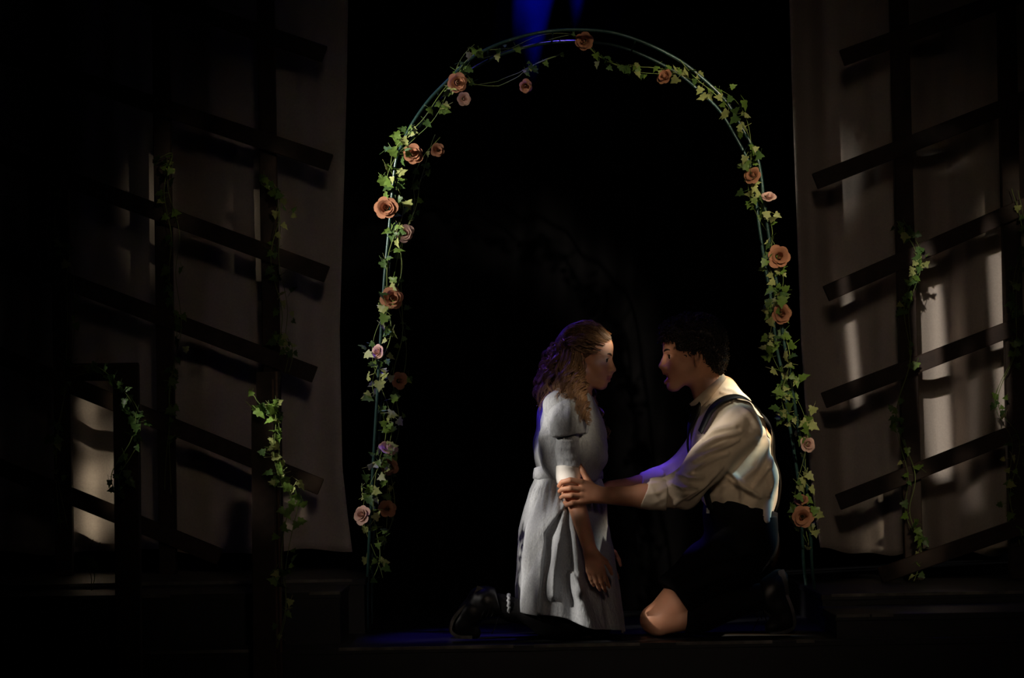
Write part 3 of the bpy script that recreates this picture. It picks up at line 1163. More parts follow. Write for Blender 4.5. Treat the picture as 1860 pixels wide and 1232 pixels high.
def add_head(F, o, R, s, mouth_open=0.0, fem=False, ear=True):
    """head with the face along local +x, eye line at local z = 0"""
    def T(x, y, z):
        return o + R @ (np.array([x, y, z]) * s)

    def E(c, rad, k=.012, op='u', R2=None):
        F.ell(T(*c), np.array(rad) * s, R if R2 is None else R @ R2, k, op)
    E((-.016, 0, .042), (.098, .076, .084), .01)
    E((.022, 0, -.02), (.066, .060, .085), .03)
    E((.040, 0, .045), (.055, .058, .052), .03)                      # forehead
    dz = -.010 * mouth_open
    F.cone(T(.072, -.009, -.098 + dz), T(.072, .009, -.098 + dz), (.0165 if fem else .019) * s, k=.018)
    for q in (-1, 1):
        F.cone(T(-.012, q * .050, -.052), T(.058, q * .016, -.100 + dz), .019 * s, .015 * s, .02)
        E((.056, q * .034, -.036), (.022, .021, .024), .02)            # cheek
        F.cone(T(.088, q * .006, .020), T(.066, q * .044, .017), (.006 if fem else .008) * s, .006 * s, .012)
        E((.096, q * .033, -.002), (.016, .018, .010), .010, 's')       # socket
        E((.0715, q * .0315, -.003), (.0125, .0135, .0115), .003)       # lids
        E((.097, q * .0105, -.041), (.0085, .0065, .0065), .006)        # nostril wing
    E((.066, 0, -.062), (.026, .032, .034), .02)                       # upper jaw
    F.cone(T(.074, 0, .006), T(.086, 0, -.042), .012 * s, .014 * s, .012)
    F.cone(T(.087, 0, .012), T(.108, 0, -.033), .0065 * s, .0085 * s, .010)   # bridge
    E((.108, 0, -.036), (.0095, .0085, .0085), .006)
    E((.099, 0, -.050), (.008, .006, .012), .008)                      # under the nose
    zl = -.075 - .006 * mouth_open
    for q in (-1, 1):
        F.cone(T(.0965, 0, -.0645), T(.080, q * .023, -.0705), .0062 * s, .003 * s, .006)
        F.cone(T(.0935, 0, zl - .003 - .010 * mouth_open), T(.080, q * .021, -.0725), .0068 * s, .003 * s, .006)
    if mouth_open:
        E((.098, 0, -.0745), (.028, .0175, .0078 * mouth_open), .003, 's')
    else:
        E((.104, 0, -.0708), (.012, .024, .0012), .003, 's')
    if ear:
        for q in (-1, 1):
            R2 = rot('Z', q * 22) @ rot('Y', -8)
            E((-.018, q * .0765, -.012), (.018, .0075, .031), .006, 'u', R2)
            E((-.013, q * .083, -.006), (.010, .006, .018), .004, 's', R2)
            E((-.012, q * .0745, -.036), (.009, .0055, .009), .006)
    return T


def relaxed_hand(F, wrist, d, nrm, thumb, s=1.0, curl=22):
    """palm along d, palm side along nrm, thumb leaving the side 'thumb'"""
    d, nrm, thumb = [np.asarray(v, float) / np.linalg.norm(v) for v in (d, nrm, thumb)]
    for i, off in enumerate((.030, .010, -.010, -.028)):
        base = wrist + d * (.086, .090, .086, .078)[i] * s + thumb * off * s
        F.cone(wrist + thumb * off * .55 * s + d * .012 * s, base, .0125 * s, .0105 * s, .014)
        p = base
        ang = math.radians(curl * .6)
        for j in range(3):
            L_ = ((.040, .026, .021), (.045, .029, .022), (.042, .027, .021), (.033, .021, .018))[i][j] * s
            ang += math.radians(curl * (.2, .9, .7)[j])
            q = p + (d * math.cos(ang) + nrm * math.sin(ang)) * L_
            F.cone(p, q, (.0093, .0085, .0078)[j] * s, (.0085, .0078, .0066)[j] * s, .004)
            p = q
    b = wrist + d * .022 * s + thumb * .020 * s
    m = b + d * .034 * s + thumb * .026 * s + nrm * .012 * s
    e = m + d * .031 * s + thumb * .008 * s + nrm * .010 * s
    f = e + d * .024 * s + nrm * .007 * s
    F.cone(b, m, .014 * s, .0112 * s, .012)
    F.cone(m, e, .0105 * s, .009 * s, .004)
    F.cone(e, f, .009 * s, .0072 * s, .004)


def build_cloth(F, h, name, m, parent, folds=(), wav=None, near=True, relax=2):
    V, Q = nets(F, h, relax)
    N_ = vnormals(V, Q)
    if wav:
        V = V + N_ * waves(V, *wav)[:, None]
    if folds:
        V = wrinkle(V, vnormals(V, Q), folds, near)
    return put(name, V, Q, m, parent)


def ribbon(F, pts, width, thick, off=.002, n=60, side=None):
    """flat band that follows the surface F through the world points"""
    path = F.project(smooth_path(pts, n), off)
    nn = F.grad(path)
    t = np.gradient(path, axis=0)
    t /= np.linalg.norm(t, axis=1, keepdims=True)
    s_ = np.cross(t, nn)
    V = []
    for i in range(n):
        for (a, b) in ((-1, 0), (1, 0), (1, 1), (-1, 1)):
            V.append(path[i] + s_[i] * a * width / 2 + nn[i] * b * thick)
    Fc = []
    for i in range(n - 1):
        for j in range(4):
            k = (j + 1) % 4
            Fc.append((i * 4 + j, i * 4 + k, (i + 1) * 4 + k, (i + 1) * 4 + j))
    Fc += [(3, 2, 1, 0), tuple((n - 1) * 4 + j for j in range(4))]
    return np.array(V), Fc


def head_local(V, o, R, s):
    return ((V - o) @ R) / s


def eyes_and_brows(root, T, R, s, brow_mat):
    for q in (-1, 1):
        n1, n2 = 10, 12
        c = T(.0735, q * .0315, -.003)
        V, Fc = [], []
        for i in range(n1):
            th = PI * i / (n1 - 1)
            for j in range(n2):
                ph = 2 * PI * j / n2
                V.append(c + R @ (np.array([math.cos(th), math.sin(th) * math.cos(ph), math.sin(th) * math.sin(ph)]) * .0118 * s))
        for i in range(n1 - 1):
            for j in range(n2):
                k = (j + 1) % n2
                Fc.append((i * n2 + j, (i + 1) * n2 + j, (i + 1) * n2 + k, i * n2 + k))
        o_ = put('eye', V, Fc, [MT['eye'], MT['iris']], root)
        for i, p_ in enumerate(o_.data.polygons):
            p_.material_index = 1 if i < n2 * 3 else 0
        b = MB()
        pts = [T(.0945, q * .010, .0165), T(.0925, q * .024, .0215), T(.084, q * .038, .0225), T(.071, q * .048, .016)]
        b.tube(smooth_path(pts, 14), np.r_[np.linspace(.0028, .0040, 6), np.linspace(.0040, .0014, 8)] * s, 6)
        b.build('eyebrow', brow_mat, root)
        b = MB()                                # upper lashes
        pts = [T(.0825, q * .020, .001), T(.0862, q * .031, .0045), T(.079, q * .043, .000)]
        b.tube(smooth_path(pts, 10), .0013 * s, 5)
        b.build('eyelashes', MT['iris'], root)


def hand_materials(o, loc, lips_z, mouth_open):
    """lip and mouth colours on the face"""
    x, y, z = loc.T
    lip = (np.abs(y) < .022) & (z < -.0605) & (z > (-.0800 - .013 * mouth_open)) & (x > .0915 - np.abs(y) * .42)
    inner = (x > .055) & (x < (.0905 - np.abs(y) * .45)) & (np.abs(y) < .019) & (z < -.0665) & (z > -.0825) if mouth_open else np.zeros(len(x), bool)
    mi = np.zeros(len(x), np.int32)
    mi[lip] = 1
    mi[inner] = 2
    o.data.polygons.foreach_set('material_index', mi)


def face_centres(o):
    me = o.data
    c = np.zeros(len(me.polygons) * 3)
    me.polygons.foreach_get('center', c)
    return c.reshape(-1, 3) + np.array(parent_world(o).translation)


BH = .0036
# ------------------------------------------------------------------ the kneeling woman (faces +x)
wo = empty('person', (W(1010, 1150)[0], YP, 0.0), 'kneeling woman in a grey blue dress with long curly hair', 'person')
WHo, WHs = W(1066, 650, 0), .97
WHR = rot('Z', -7) @ rot('Y', 7)
B = Field()
WT = add_head(B, WHo, WHR, WHs, 0, True)
B.chain([WT(-.028, 0, -.050), W(1048, 722, 0)], [.047, .052], .03)
B.chain([W(1044, 725, -.12), W(1044, 725, .12)], [.045, .045], .04)
for q in (-1, 1):
    B.chain([W(1034, 770, q * .07), W(1032, 855, q * .06), W(1030, 930, q * .06)], [.092, .080, .088], .05)
    B.chain([W(1035, 950, q * .085), W(1072, 1128, q * .11)], [.082, .054], .04)
    knee = W(1074, 1136, q * .11)
    B.chain([knee, W(1000, 1128, q * .11), W(900, 1100, q * .11)], [.048, .044, .032], .01)
    B.chain([W(900, 1100, q * .11), W(846, 1126, q * .11), W(852, 1144, q * .11)], [.030, .022, .018], .01)
# near arm hangs down, far arm a little forward
B.chain([W(1032, 742, -.15), W(1034, 866, -.195), W(1040, 892, -.20)], [.048, .039, .038], .02)
B.chain([W(1040, 892, -.20), W(1072, 1000, -.285)], [.037, .025], .02)
relaxed_hand(B, W(1072, 1000, -.285), W(1085, 1050, -.29) - W(1072, 1000, -.285), (.2, .95, 0), (.9, -.1, .2), .92, 20)
B.chain([W(1040, 742, .15), W(1052, 862, .19)], [.048, .038], .02)
B.chain([W(1052, 862, .19), W(1090, 985, .18)], [.037, .025], .02)
relaxed_hand(B, W(1090, 985, .18), W(1103, 1040, .18) - W(1090, 985, .18), (.2, -.95, 0), (.9, .1, .2), .92, 20)
V, Q = nets(B, BH, 2)
body = put('body', V, Q, [MT['skin_w'], MT['lips'], MT['mouth']], wo)
hand_materials(body, head_local(face_centres(body), WHo, WHR, WHs), 0, 0)
eyes_and_brows(body, WT, WHR, WHs, MT['brow_w'])

# dress bodice
D = Field()
D.chain([W(1026, 743, -.13), W(1042, 731, 0), W(1026, 743, .13)], [.066, .062, .066], .04)
for q in (-1, 1):
    D.chain([W(1030, 765, q * .075), W(1038, 805, q * .07), W(1032, 862, q * .062)], [.108, .120, .106], .05)
    D.ball(W(1068, 800, q * .065), .058, .05)
D.cut(W(1030, 872), (0, 0, -1), .004)
D.cut(W(1066, 716), UP * .9 + RIGHT * .35, .01)
dress = build_cloth(D, .005, 'dress', MT['dress'], wo, folds=[
    ([(980, 770), (985, 815), (988, 860)], .006, 6, 10), ([(1000, 800), (990, 835), (985, 862)], .006, 5, 8), ([(1064, 800), (1078, 815), (1090, 850)], .006, 6, 6),
    ([(1068, 790), (1070, 830), (1066, 862)], .006, 5, 7), ([(1080, 780), (1092, 805), (1094, 835)], .005, 6, 6), ([(1058, 805), (1060, 835), (1058, 862)], .005, 4, 6), ([(975, 800), (990, 792), (1005, 790)], .006, 6, 6)], wav=(.16, (28, 60), 3))
# puffed sleeves
for q in (-1, 1):
    S = Field()
    S.chain([W(1026, 741, q * .145), W(1031, 770, q * .185)], [.064, .071], .03)
    S.chain([W(1031, 770, q * .185), W(1032, 790, q * .19)], [.071, .068], .03)
    S.cut(W(1032, 791, q * .19), -UP + RIGHT * .06, .008)
    build_cloth(S, .004, 'puff_sleeve', MT['dress'], dress, folds=[
        ([(1034, 735), (1034, 765), (1033, 792)], .010, 4, 5), ([(1010, 740), (1012, 765), (1016, 790)], .008, 6, 7), ([(1050, 752), (1052, 770), (1050, 790)], .007, 5, 6),
        ([(1020, 725), (1016, 745), (1004, 765)], .006, 5, 5), ([(1000, 760), (1002, 775), (1004, 790)], .006, 4, 5), ([(1042, 760), (1043, 775), (1042, 792)], .006, 3, 3)] if q < 0 else (), wav=(.22, (50, 95), 5))
    S = Field()
    S.chain([W(1031, 765, q * .18), W(1033, 850, q * .195)], [.046, .0445], .02)
    S.cut(W(1033, 848, q * .195), -UP, .002)
    build_cloth(S, .004, 'fitted_sleeve', MT['dress'], dress, folds=[([(1010, 812), (1030, 815), (1052, 810)], .003, 3, 4), ([(1010, 832), (1030, 835), (1052, 830)], .003, 3, 4), ([(1008, 800), (1030, 802), (1052, 797)], .003, 3, 3)], wav=(.1, (70, 120), 6))
    S = Field()
    S.chain([W(1033, 852, q * .195), W(1036, 884, q * .198)], [.0465, .0475], .01)
    S.cut(W(1033, 846, q * .195), UP, .002)
    S.cut(W(1036, 880, q * .198), -UP, .002)
    tag(build_cloth(S, .004, 'cuff', MT['cuff'], dress, wav=(.1, (70, 120), 8)), 'white cotton cuff')

# waistband
nb_ = 96
V = []
for i in range(nb_):
    a = 2 * PI * i / nb_
    for (py, g) in ((849, .0), (851, .010), (860, .012), (869, .011), (872, .0)):
        x = 1032 + (57 + g * 480 + (py - 849) * .10) * math.cos(a)
        V.append(W(x, py + 1.5 * math.sin(3 * a), (.152 + g) * math.sin(a)))
put('waistband', V, grid_faces(nb_, 5, True), MT['dress'], dress)

# skirt with folds gathered at his hand
NT_, NZ = 300, 120
tt_ = np.linspace(0, 1, NZ)
rowy = np.array([868, 885, 919, 964, 1015, 1060, 1102])
lx = np.interp(868 + tt_ * 234, rowy, [973, 968, 956, 945, 941, 939, 939])
rx = np.interp(868 + tt_ * 264, [868, 900, 949, 1000, 1075, 1132], [1091, 1098, 1105, 1116, 1126, 1134])
dp = np.interp(tt_, [0, .2, .6, 1], [.152, .185, .215, .230])
V = np.zeros((NT_, NZ, 3))
rg = np.random.default_rng(5)
ph = rg.uniform(0, 6, 8)
for i in range(NT_):
    a = 2 * PI * i / NT_
    ca, sa = math.cos(a), math.sin(a)
    hem = 1124 + 22 * ca + (5 if sa < 0 else 0) + 3 * math.sin(5 * a + 1)
    g = .010 * np.sin(30 * a + 2 * math.sin(3 * a) + ph[0]) * np.exp(-((tt_ - .10) / .12) ** 2) * np.clip(tt_ * 12, 0, 1)
    g = g + .012 * (np.sin(9 * a + ph[1] + .8 * tt_) * .6 + np.sin(15 * a + ph[2]) * .45) * tt_ ** .8
    cx, hw = (lx + rx) / 2, (rx - lx) / 2
    px_ = cx + hw * ca * (1 + g / .2)
    py_ = 868 + (hem - 868) * tt_
    for j in range(NZ):
        V[i, j] = W(px_[j], py_[j], dp[j] * sa * (1 + g[j] / .2))
V = V.reshape(-1, 3)
FOLD = [([(1027, 916), (1002, 945), (986, 968), (981, 1040), (976, 1110)], .050, 60, 5), ([(1026, 925), (1014, 985), (1005, 1050), (1002, 1080)], .046, 9, 7),
        ([(1036, 922), (1045, 985), (1051, 1040), (1054, 1070)], .052, 9, 6), ([(1040, 1040), (1058, 1085), (1082, 1150)], .056, 24, 8), ([(1060, 925), (1085, 990), (1100, 1060), (1110, 1140)], .010, 14, 14)]
pp = to_px(V)
nearside = np.clip((YP - V[:, 1]) / .08, 0, 1)
push = np.zeros(len(V))
for line, A, w1, w2 in FOLD:
    d, s_, al = seg_dist(pp, line)
    # narrow at the gathered end, wide at the hem
    wd_ = np.where(s_ > 0, w1, w2) * (.45 + .7 * al)
    push = np.maximum(push, 0) + A * np.exp(-(d / wd_) ** 2) * (.55 + .45 * np.minimum(1, al * 3)) * np.where(al > .0, 1, .4)
V[:, 1] -= push * nearside
d, s_, al = seg_dist(pp, FOLD[1][0])
V[:, 2] -= .018 * np.exp(-(d / 18) ** 2) * np.clip((pp[:, 1] - 1080) / 60, 0, 1) * nearside
V[:, 2] = np.maximum(V[:, 2], .006)
V += waves(V, .12, (45, 90), 12)[:, None] * np.array([.5, 1, 0])
sk = put('skirt', V, grid_faces(NT_, NZ, True), MT['dress'], dress)
sd = sk.modifiers.new('thickness', 'SOLIDIFY')
sd.thickness = .002

# stockings and shoes
for q in (-1, 1):
    S = Field()
    dy = q * .11
    S.chain([W(1086, 1132, dy), W(1000, 1127, dy), W(905, 1099, dy)], [.058, .057, .041], .03)
    S.cut(np.array([0, 0, .004]), (0, 0, -1), .003)
    build_cloth(S, .005, 'stocking', MT['black'], wo, wav=(.12, (60,), 4))
    sh = Field()
    sh.chain([W(838, 1132, dy), W(858, 1112, dy), W(882, 1098, dy)], [.040, .043, .046], .03)
    sh.chain([W(868, 1084, dy), W(882, 1090, dy), W(905, 1099, dy)], [.032, .045, .048], .03)
    sh.chain([W(836, 1138, dy), W(862, 1150, dy)], [.034, .024], .02)
    sh.cut(W(907, 1099, dy), RIGHT + UP * .25, .004)
    sh.cut(W(830, 1150, dy) * np.array([1, 1, 0]) + np.array([0, 0, .010]), (0, 0, -1), .004)
    shoe = build_cloth(sh, .004, 'shoe', MT['leather'], wo)
    # forefoot sole as a bent slab
    def slab(line, thick, half, name, m):
        line = np.asarray(line, float)
        pts = smooth_path([np.array([x, y, 0.0]) for x, y in line], 16)[:, :2]
        tg = np.gradient(pts, axis=0)
        tg /= np.linalg.norm(tg, axis=1, keepdims=True)
        nr = np.stack([-tg[:, 1], tg[:, 0]], 1)
        Vs = []
        for i in range(16):
            e = half * (.78 + .22 * math.sin(PI * (i + 1.5) / 18))
            for (o_, dd) in ((0, -e), (0, e), (thick, e), (thick, -e)):
                c = pts[i] + nr[i] * o_
                Vs.append(W(c[0], c[1], dy + dd))
        Fs = []
        for i in range(15):
            for j in range(4):
                Fs.append((i * 4 + j, i * 4 + (j + 1) % 4, i * 4 + 4 + (j + 1) % 4, i * 4 + 4 + j))
        Fs += [(0, 1, 2, 3), tuple(60 + k for k in (3, 2, 1, 0))]
        return put(name, Vs, Fs, m, shoe, False)
    slab([(858, 1161), (832, 1160), (816, 1148), (818, 1130), (829, 1112), (845, 1097)], 6, .041, 'sole', MT['sole'])
    slab([(849, 1112), (857, 1088), (867, 1064)], 16, .034, 'heel', MT['sole'])
    for k in range(3):
        b = MB()
        x0 = 872 + k * 9
        b.tube(smooth_path([W(x0, 1128 - k * 3, dy - .040), W(x0 + 4, 1118, dy - .046), W(x0 + 9, 1108 - k * 2, dy - .046)], 8), .0022, 5)
        b.build('lace', MT['strap'], shoe)
    b = MB()
    b.tube(smooth_path([W(905, 1122, dy - .046), W(900, 1138, dy - .05), W(893, 1152, dy - .05)], 8), .0017, 5)
    b.build('lace', MT['strap'], shoe)
    b = MB()
    th_ = np.linspace(0, 2 * PI, 40)
    cen = W(922, 1103, dy)
    b.tube(np.array([cen + np.array([.0025 * math.sin(14 * a_) + .004, .044 * math.cos(a_), .042 * math.sin(a_) + .004]) for a_ in th_]), .006, 6, False)
    tag(b.build('sock_frill', MT['dress'], wo), 'grey gathered sock top')


# hair of the woman
def curl_strands(guides, n, N_pts, jit, rad, freq, thick, seed, tip=.35, jit_end=None):
    r = np.random.default_rng(seed)
    C = np.zeros((n, N_pts, 3))
    Rr = np.zeros((n, N_pts))
    u = np.linspace(0, 1, N_pts)
    paths = [smooth_path(g, N_pts) for g in guides]
    clump = None
    for i in range(n):
        if i % 9 == 0:
            clump = (r.dirichlet(np.ones(len(guides)) * .35), r.normal(0, jit, 3), r.normal(0, jit_end if jit_end is not None else jit, 3), r.uniform(0, 6.28), r.uniform(.8, 1.25), r.uniform(.75, 1.05), r.uniform(.7, 1.3))
        w = clump[0]
        base = sum(wk * pk for wk, pk in zip(w, paths))
        off = clump[1] + r.normal(0, .0020, 3)
        off2 = clump[2] + r.normal(0, .0032, 3)
        base = base + off * (1 - u)[:, None] + off2 * u[:, None]
        L_ = clump[5] * r.uniform(.96, 1.04)
        base = np.stack([np.interp(u * min(L_, 1), u, base[:, k]) for k in range(3)], 1)
        t_, nn, bb = frames(base)
        ph_ = clump[3] + r.normal(0, .22)
        f = freq * clump[4]
        ra = rad * clump[6] * (r.uniform(.85, 1.15) * np.clip(u * 2.5, .1, 1))
        a_ = ph_ + 2 * PI * f * u ** 1.1
        C[i] = base + (np.cos(a_) * ra)[:, None] * nn + (np.sin(a_) * ra)[:, None] * bb
        Rr[i] = thick * r.uniform(.7, 1.2) * (1 - (1 - tip) * u ** 2)
    return C, Rr


Hc = Field()
def HE(c, rad, k=.02, op='u'):
    Hc.ell(WT(*c), np.array(rad) * WHs, WHR, k, op)
HE((-.020, 0, .046), (.102, .083, .093))
HE((-.075, 0, .015), (.055, .070, .070))
HE((-.085, 0, -.06), (.055, .075, .085), .04)
Hc.ell(W(1018, 690, 0), (.050, .085, .07), None, .04)
Hc.ell(W(1046, 690, -.075), (.026, .03, .07), None, .03)
Hc.ell(W(1046, 690, .075), (.026, .03, .07), None, .03)
HE((.105, 0, -.015), (.085, .12, .070), .012, 's')
HE((.118, 0, .040), (.050, .075, .058), .012, 's')
V, Q = nets(Hc, .0045, 2)
hair = put('hair', V, Q, MT['hair_w2'], wo)
# strands swept back over the crown to the clip
guides_c = []
for yy in (-1, 1):
    guides_c += [[WT(.078, yy * .020, .098), WT(.03, yy * .045, .128), WT(-.05, yy * .052, .115), WT(-.098, yy * .030, .045)],
                 [WT(.066, yy * .056, .060), WT(.02, yy * .079, .070), WT(-.05, yy * .076, .062), WT(-.100, yy * .035, .035)],
                 [WT(.045, yy * .068, .020), WT(.0, yy * .085, .022), WT(-.05, yy * .080, .025), WT(-.100, yy * .038, .020)]]
Cs, Rs = [], []
for yy in (-.05, -.032, -.012, .012, .032, .05):
    a_, b_ = curl_strands([[WT(.074, yy * .9, .096 - abs(yy) * .4), WT(.02, yy * 1.15, .138 - abs(yy) * .35), WT(-.06, yy * 1.1, .128 - abs(yy) * .35), WT(-.112, yy * .7, .045)],
                           [WT(.070, yy * .9, .102 - abs(yy) * .4), WT(.00, yy * 1.15, .141 - abs(yy) * .35), WT(-.07, yy * 1.1, .118 - abs(yy) * .35), WT(-.116, yy * .6, .030)]], 90, 30, .005, .0030, 3.0, .0011, int(90 + yy * 500))
    Cs.append(a_); Rs.append(b_)
for gi in range(0, 6, 3):
    a_, b_ = curl_strands(guides_c[gi:gi + 3], 260, 30, .0045, .0036, 3.2, .0011, 30 + gi)
    Cs.append(a_); Rs.append(b_)
V, Q = strands(np.concatenate(Cs), np.concatenate(Rs))
put('swept_hair', V, Q, MT['hair_w'], hair)
# long curls
groups = [
    ('near', [[WT(-.03, -.082, .02), W(1052, 680, -.105), W(1056, 720, -.19), W(1066, 772, -.272)], [WT(-.05, -.080, .02), W(1042, 680, -.11), W(1048, 715, -.19), W(1058, 760, -.270)],
              [WT(-.01, -.080, .0), W(1062, 690, -.095), W(1064, 730, -.20), W(1073, 768, -.262)]], 170, .0050, .0120, 3.8, .0013),
    ('back', [[WT(-.105, -.02, .02), W(1000, 660, -.04), W(988, 690, -.05), W(984, 745, -.05)], [WT(-.10, .02, .03), W(994, 660, .02), W(980, 695, .02), W(980, 730, .02)],
              [WT(-.09, -.055, .03), W(1008, 665, -.085), W(1002, 700, -.11), W(1003, 738, -.14)], [WT(-.10, .0, .05), W(1004, 645, .0), W(990, 670, 0), W(983, 705, 0)]], 380, .011, .0105, 3.0, .0012),
    ('mid', [[WT(-.06, -.078, .02), W(1028, 680, -.11), W(1030, 705, -.16), W(1036, 735, -.235)], [WT(-.08, -.06, .02), W(1018, 680, -.10), W(1018, 705, -.15), W(1022, 722, -.20)],
             [WT(-.035, -.082, .0), W(1046, 690, -.11), W(1046, 715, -.18), W(1050, 745, -.25)]], 330, .009, .0095, 2.9, .0012),
    ('far', [[WT(-.02, .082, .0), W(1064, 700, .09), W(1080, 740, .09), W(1096, 802, .07)], [WT(.0, .080, .0), W(1074, 710, .085), W(1088, 755, .085), W(1102, 797, .05)],
             [WT(-.04, .08, .0), W(1056, 700, .09), W(1072, 750, .10), W(1084, 790, .08)]], 150, .008, .0120, 4.0, .0013),
]
for nm, gd, n, jit, rad, fq, th in groups:
    C, Rr = curl_strands(gd, n, 64, jit, rad, fq, th, len(nm) * 7 + n)
    V, Q = strands(C, Rr)
    put('curls', V, Q, MT['hair_w'], hair)
# fly-away wisps
C, Rr = curl_strands([[WT(-.09, -.04, .06), W(1010, 625, -.05), W(1000, 640, -.05), W(988, 665, -.05)], [WT(-.06, 0, .12), W(1020, 598, 0), W(1006, 612, 0), W(1000, 640, 0)], [WT(.02, -.06, .11), W(1060, 590, -.05), W(1030, 596, -.05), W(1008, 622, -.04)]], 34, 40, .010, .008, 2.6, .0009, 77)
V, Q = strands(C, Rr)
put('flyaway_hair', V, Q, MT['hair_w'], hair)
b = MB()
for k in range(6):
    c = WT(-.088 + .010 * k, -.066 - .0035 * k, .052 - .011 * k)
    b.tube([c + np.array([-.004, -.008, -.003]), c + np.array([0, -.012, .002]), c + np.array([.005, -.009, .004])], .0026, 6)
b.tube(smooth_path([WT(-.094, -.068, .062), WT(-.065, -.092, .030), WT(-.040, -.098, .002)], 10), .0020, 6)
tag(b.build('hair_clip', MT['clip'], hair), 'small golden hair clip')
b = MB()
b.tube([WT(-.016, -.094, -.036), WT(-.016, -.096, -.046)], .0035, 8)
tag(b.build('earring', MT['clip'], wo), 'tiny golden earring')

# ------------------------------------------------------------------ the kneeling man (faces -x)
ma = empty('person', (W(1300, 1150)[0], YP, 0.0), 'kneeling man in a cream shirt with black suspenders gripping her arm', 'person')
MHo, MHs = W(1254, 645, 0), 1.04
MHR = rot('Z', 180 + 4) @ rot('Y', 2)
B = Field()
MTf = add_head(B, MHo, MHR, MHs, 1.0, False)
B.chain([MTf(-.034, 0, -.048), W(1292, 728, 0)], [.056, .062], .03)
B.chain([W(1325, 768, -.15), W(1304, 748, 0), W(1325, 768, .15)], [.045, .055, .045], .05)
for q in (-1, 1):
    B.chain([W(1325, 805, q * .08), W(1345, 905, q * .065), W(1350, 955, q * .07)], [.105, .095, .095], .05)
    dy = q * .12
    B.chain([W(1352, 985, q * .10), W(1260, 1062, q * .12), W(1196, 1126, dy)], [.100, .078, .057], .03)
    B.ball(W(1188, 1126, dy), .052, .02)
    B.chain([W(1200, 1128, dy), W(1275, 1116, dy), W(1392, 1082, dy)], [.054, .050, .036], .01)
    B.chain([W(1392, 1082, dy), W(1424, 1116, dy), W(1418, 1132, dy)], [.034, .024, .018], .01)
# near arm
SHn, ELn, WRn = W(1340, 775, -.185), W(1236, 897, -.245), W(1092, 900, -.235)
B.chain([SHn, ELn], [.046, .042], .02)
B.chain([ELn, W(1170, 902, -.245), WRn], [.043, .043, .030], .02)
# gripping hand: palm right of her arm, fingers across its front, thumb up along it
HB = -.245
KN = [(1056, 876), (1057, 889), (1056, 901), (1053, 912)]
for i, (kx, ky) in enumerate(KN):
    B.cone(W(1086, 898 + (i - 1.5) * 5, -.24), W(kx, ky, HB - .010), .0155, .0125, .014)
B.cone(W(1080, 893, -.232), W(1064, 880, -.226), .020, .017, .014)
FNG = [[(1056, 876, -.258), (1036, 872, -.268), (1021, 876, -.252), (1015, 883, -.234)],
       [(1057, 889, -.258), (1036, 887, -.270), (1021, 889, -.254), (1016, 893, -.236)],
       [(1056, 901, -.258), (1038, 900, -.269), (1024, 901, -.254), (1019, 904, -.238)],
       [(1053, 912, -.255), (1040, 914, -.264), (1030, 917, -.254), (1026, 913, -.240)]]
for f in FNG:
    B.chain([W(*p) for p in f], [.0112, .0102, .0093, .0080], .003)
B.chain([W(1080, 890, -.236), W(1068, 874, -.232), W(1059, 857, -.222), W(1053, 844, -.212)], [.0170, .0130, .0105, .0080], .004)
# far arm
B.chain([W(1322, 790, .17), W(1232, 868, .12)], [.055, .046], .02)
B.chain([W(1232, 868, .12), W(1165, 884, .09), W(1108, 888, .04)], [.044, .041, .030], .02)
relaxed_hand(B, W(1108, 888, .04), W(1070, 890, .0) - W(1108, 888, .04), (-.3, -.3, -.9), (0, -1, .2), .95, 30)
V, Q = nets(B, BH, 2)
body = put('body', V, Q, [MT['skin_m'], MT['lips'], MT['mouth']], ma)
hand_materials(body, head_local(face_centres(body), MHo, MHR, MHs), 0, 1.0)
eyes_and_brows(body, MTf, MHR, MHs, MT['hair_m'])
b = MB()
b.tube(smooth_path([MTf(.074, -.018, -.0690), MTf(.086, -.010, -.0685), MTf(.0895, 0, -.0685), MTf(.086, .010, -.0685), MTf(.074, .018, -.0690)], 14), .0030, 6)
b.build('teeth', MT['teeth'], body)

# shirt
S = Field()
S.chain([W(1325, 760, -.13), W(1312, 747, 0), W(1325, 760, .13)], [.076, .074, .076], .05)
S.ball(W(1336, 754, 0), .082, .04)
for q in (-1, 1):
    S.chain([W(1322, 805, q * .075), W(1342, 880, q * .070), W(1345, 940, q * .068)], [.138, .134, .120], .05)
    S.ball(W(1352, 800, q * .085), .090, .05)
S.chain([W(1304, 718, 0), W(1314, 745, 0)], [.072, .078], .04)
S.cone(W(1300, 735, 0), W(1284, 766, 0), .066, .066, .04)
TOR = Field()
TOR.p = list(S.p)
S.cut(W(1350, 938), -UP - RIGHT * .26, .006)
S.chain([W(1330, 768, -.14), SHn, W(1290, 842, -.225), W(1240, 892, -.245)], [.078, .078, .070, .062], .035)
S.chain([W(1240, 892, -.245), W(1196, 897, -.245)], [.061, .055], .03)
S.chain([W(1320, 772, .15), W(1232, 864, .12)], [.076, .062], .035)
S.chain([W(1232, 864, .12), W(1175, 878, .095)], [.060, .050], .03)
e_ = W(1183, 900, -.245)
near_cut = (W(1160, 878) - W(1205, 926))
SHIRT_F = S
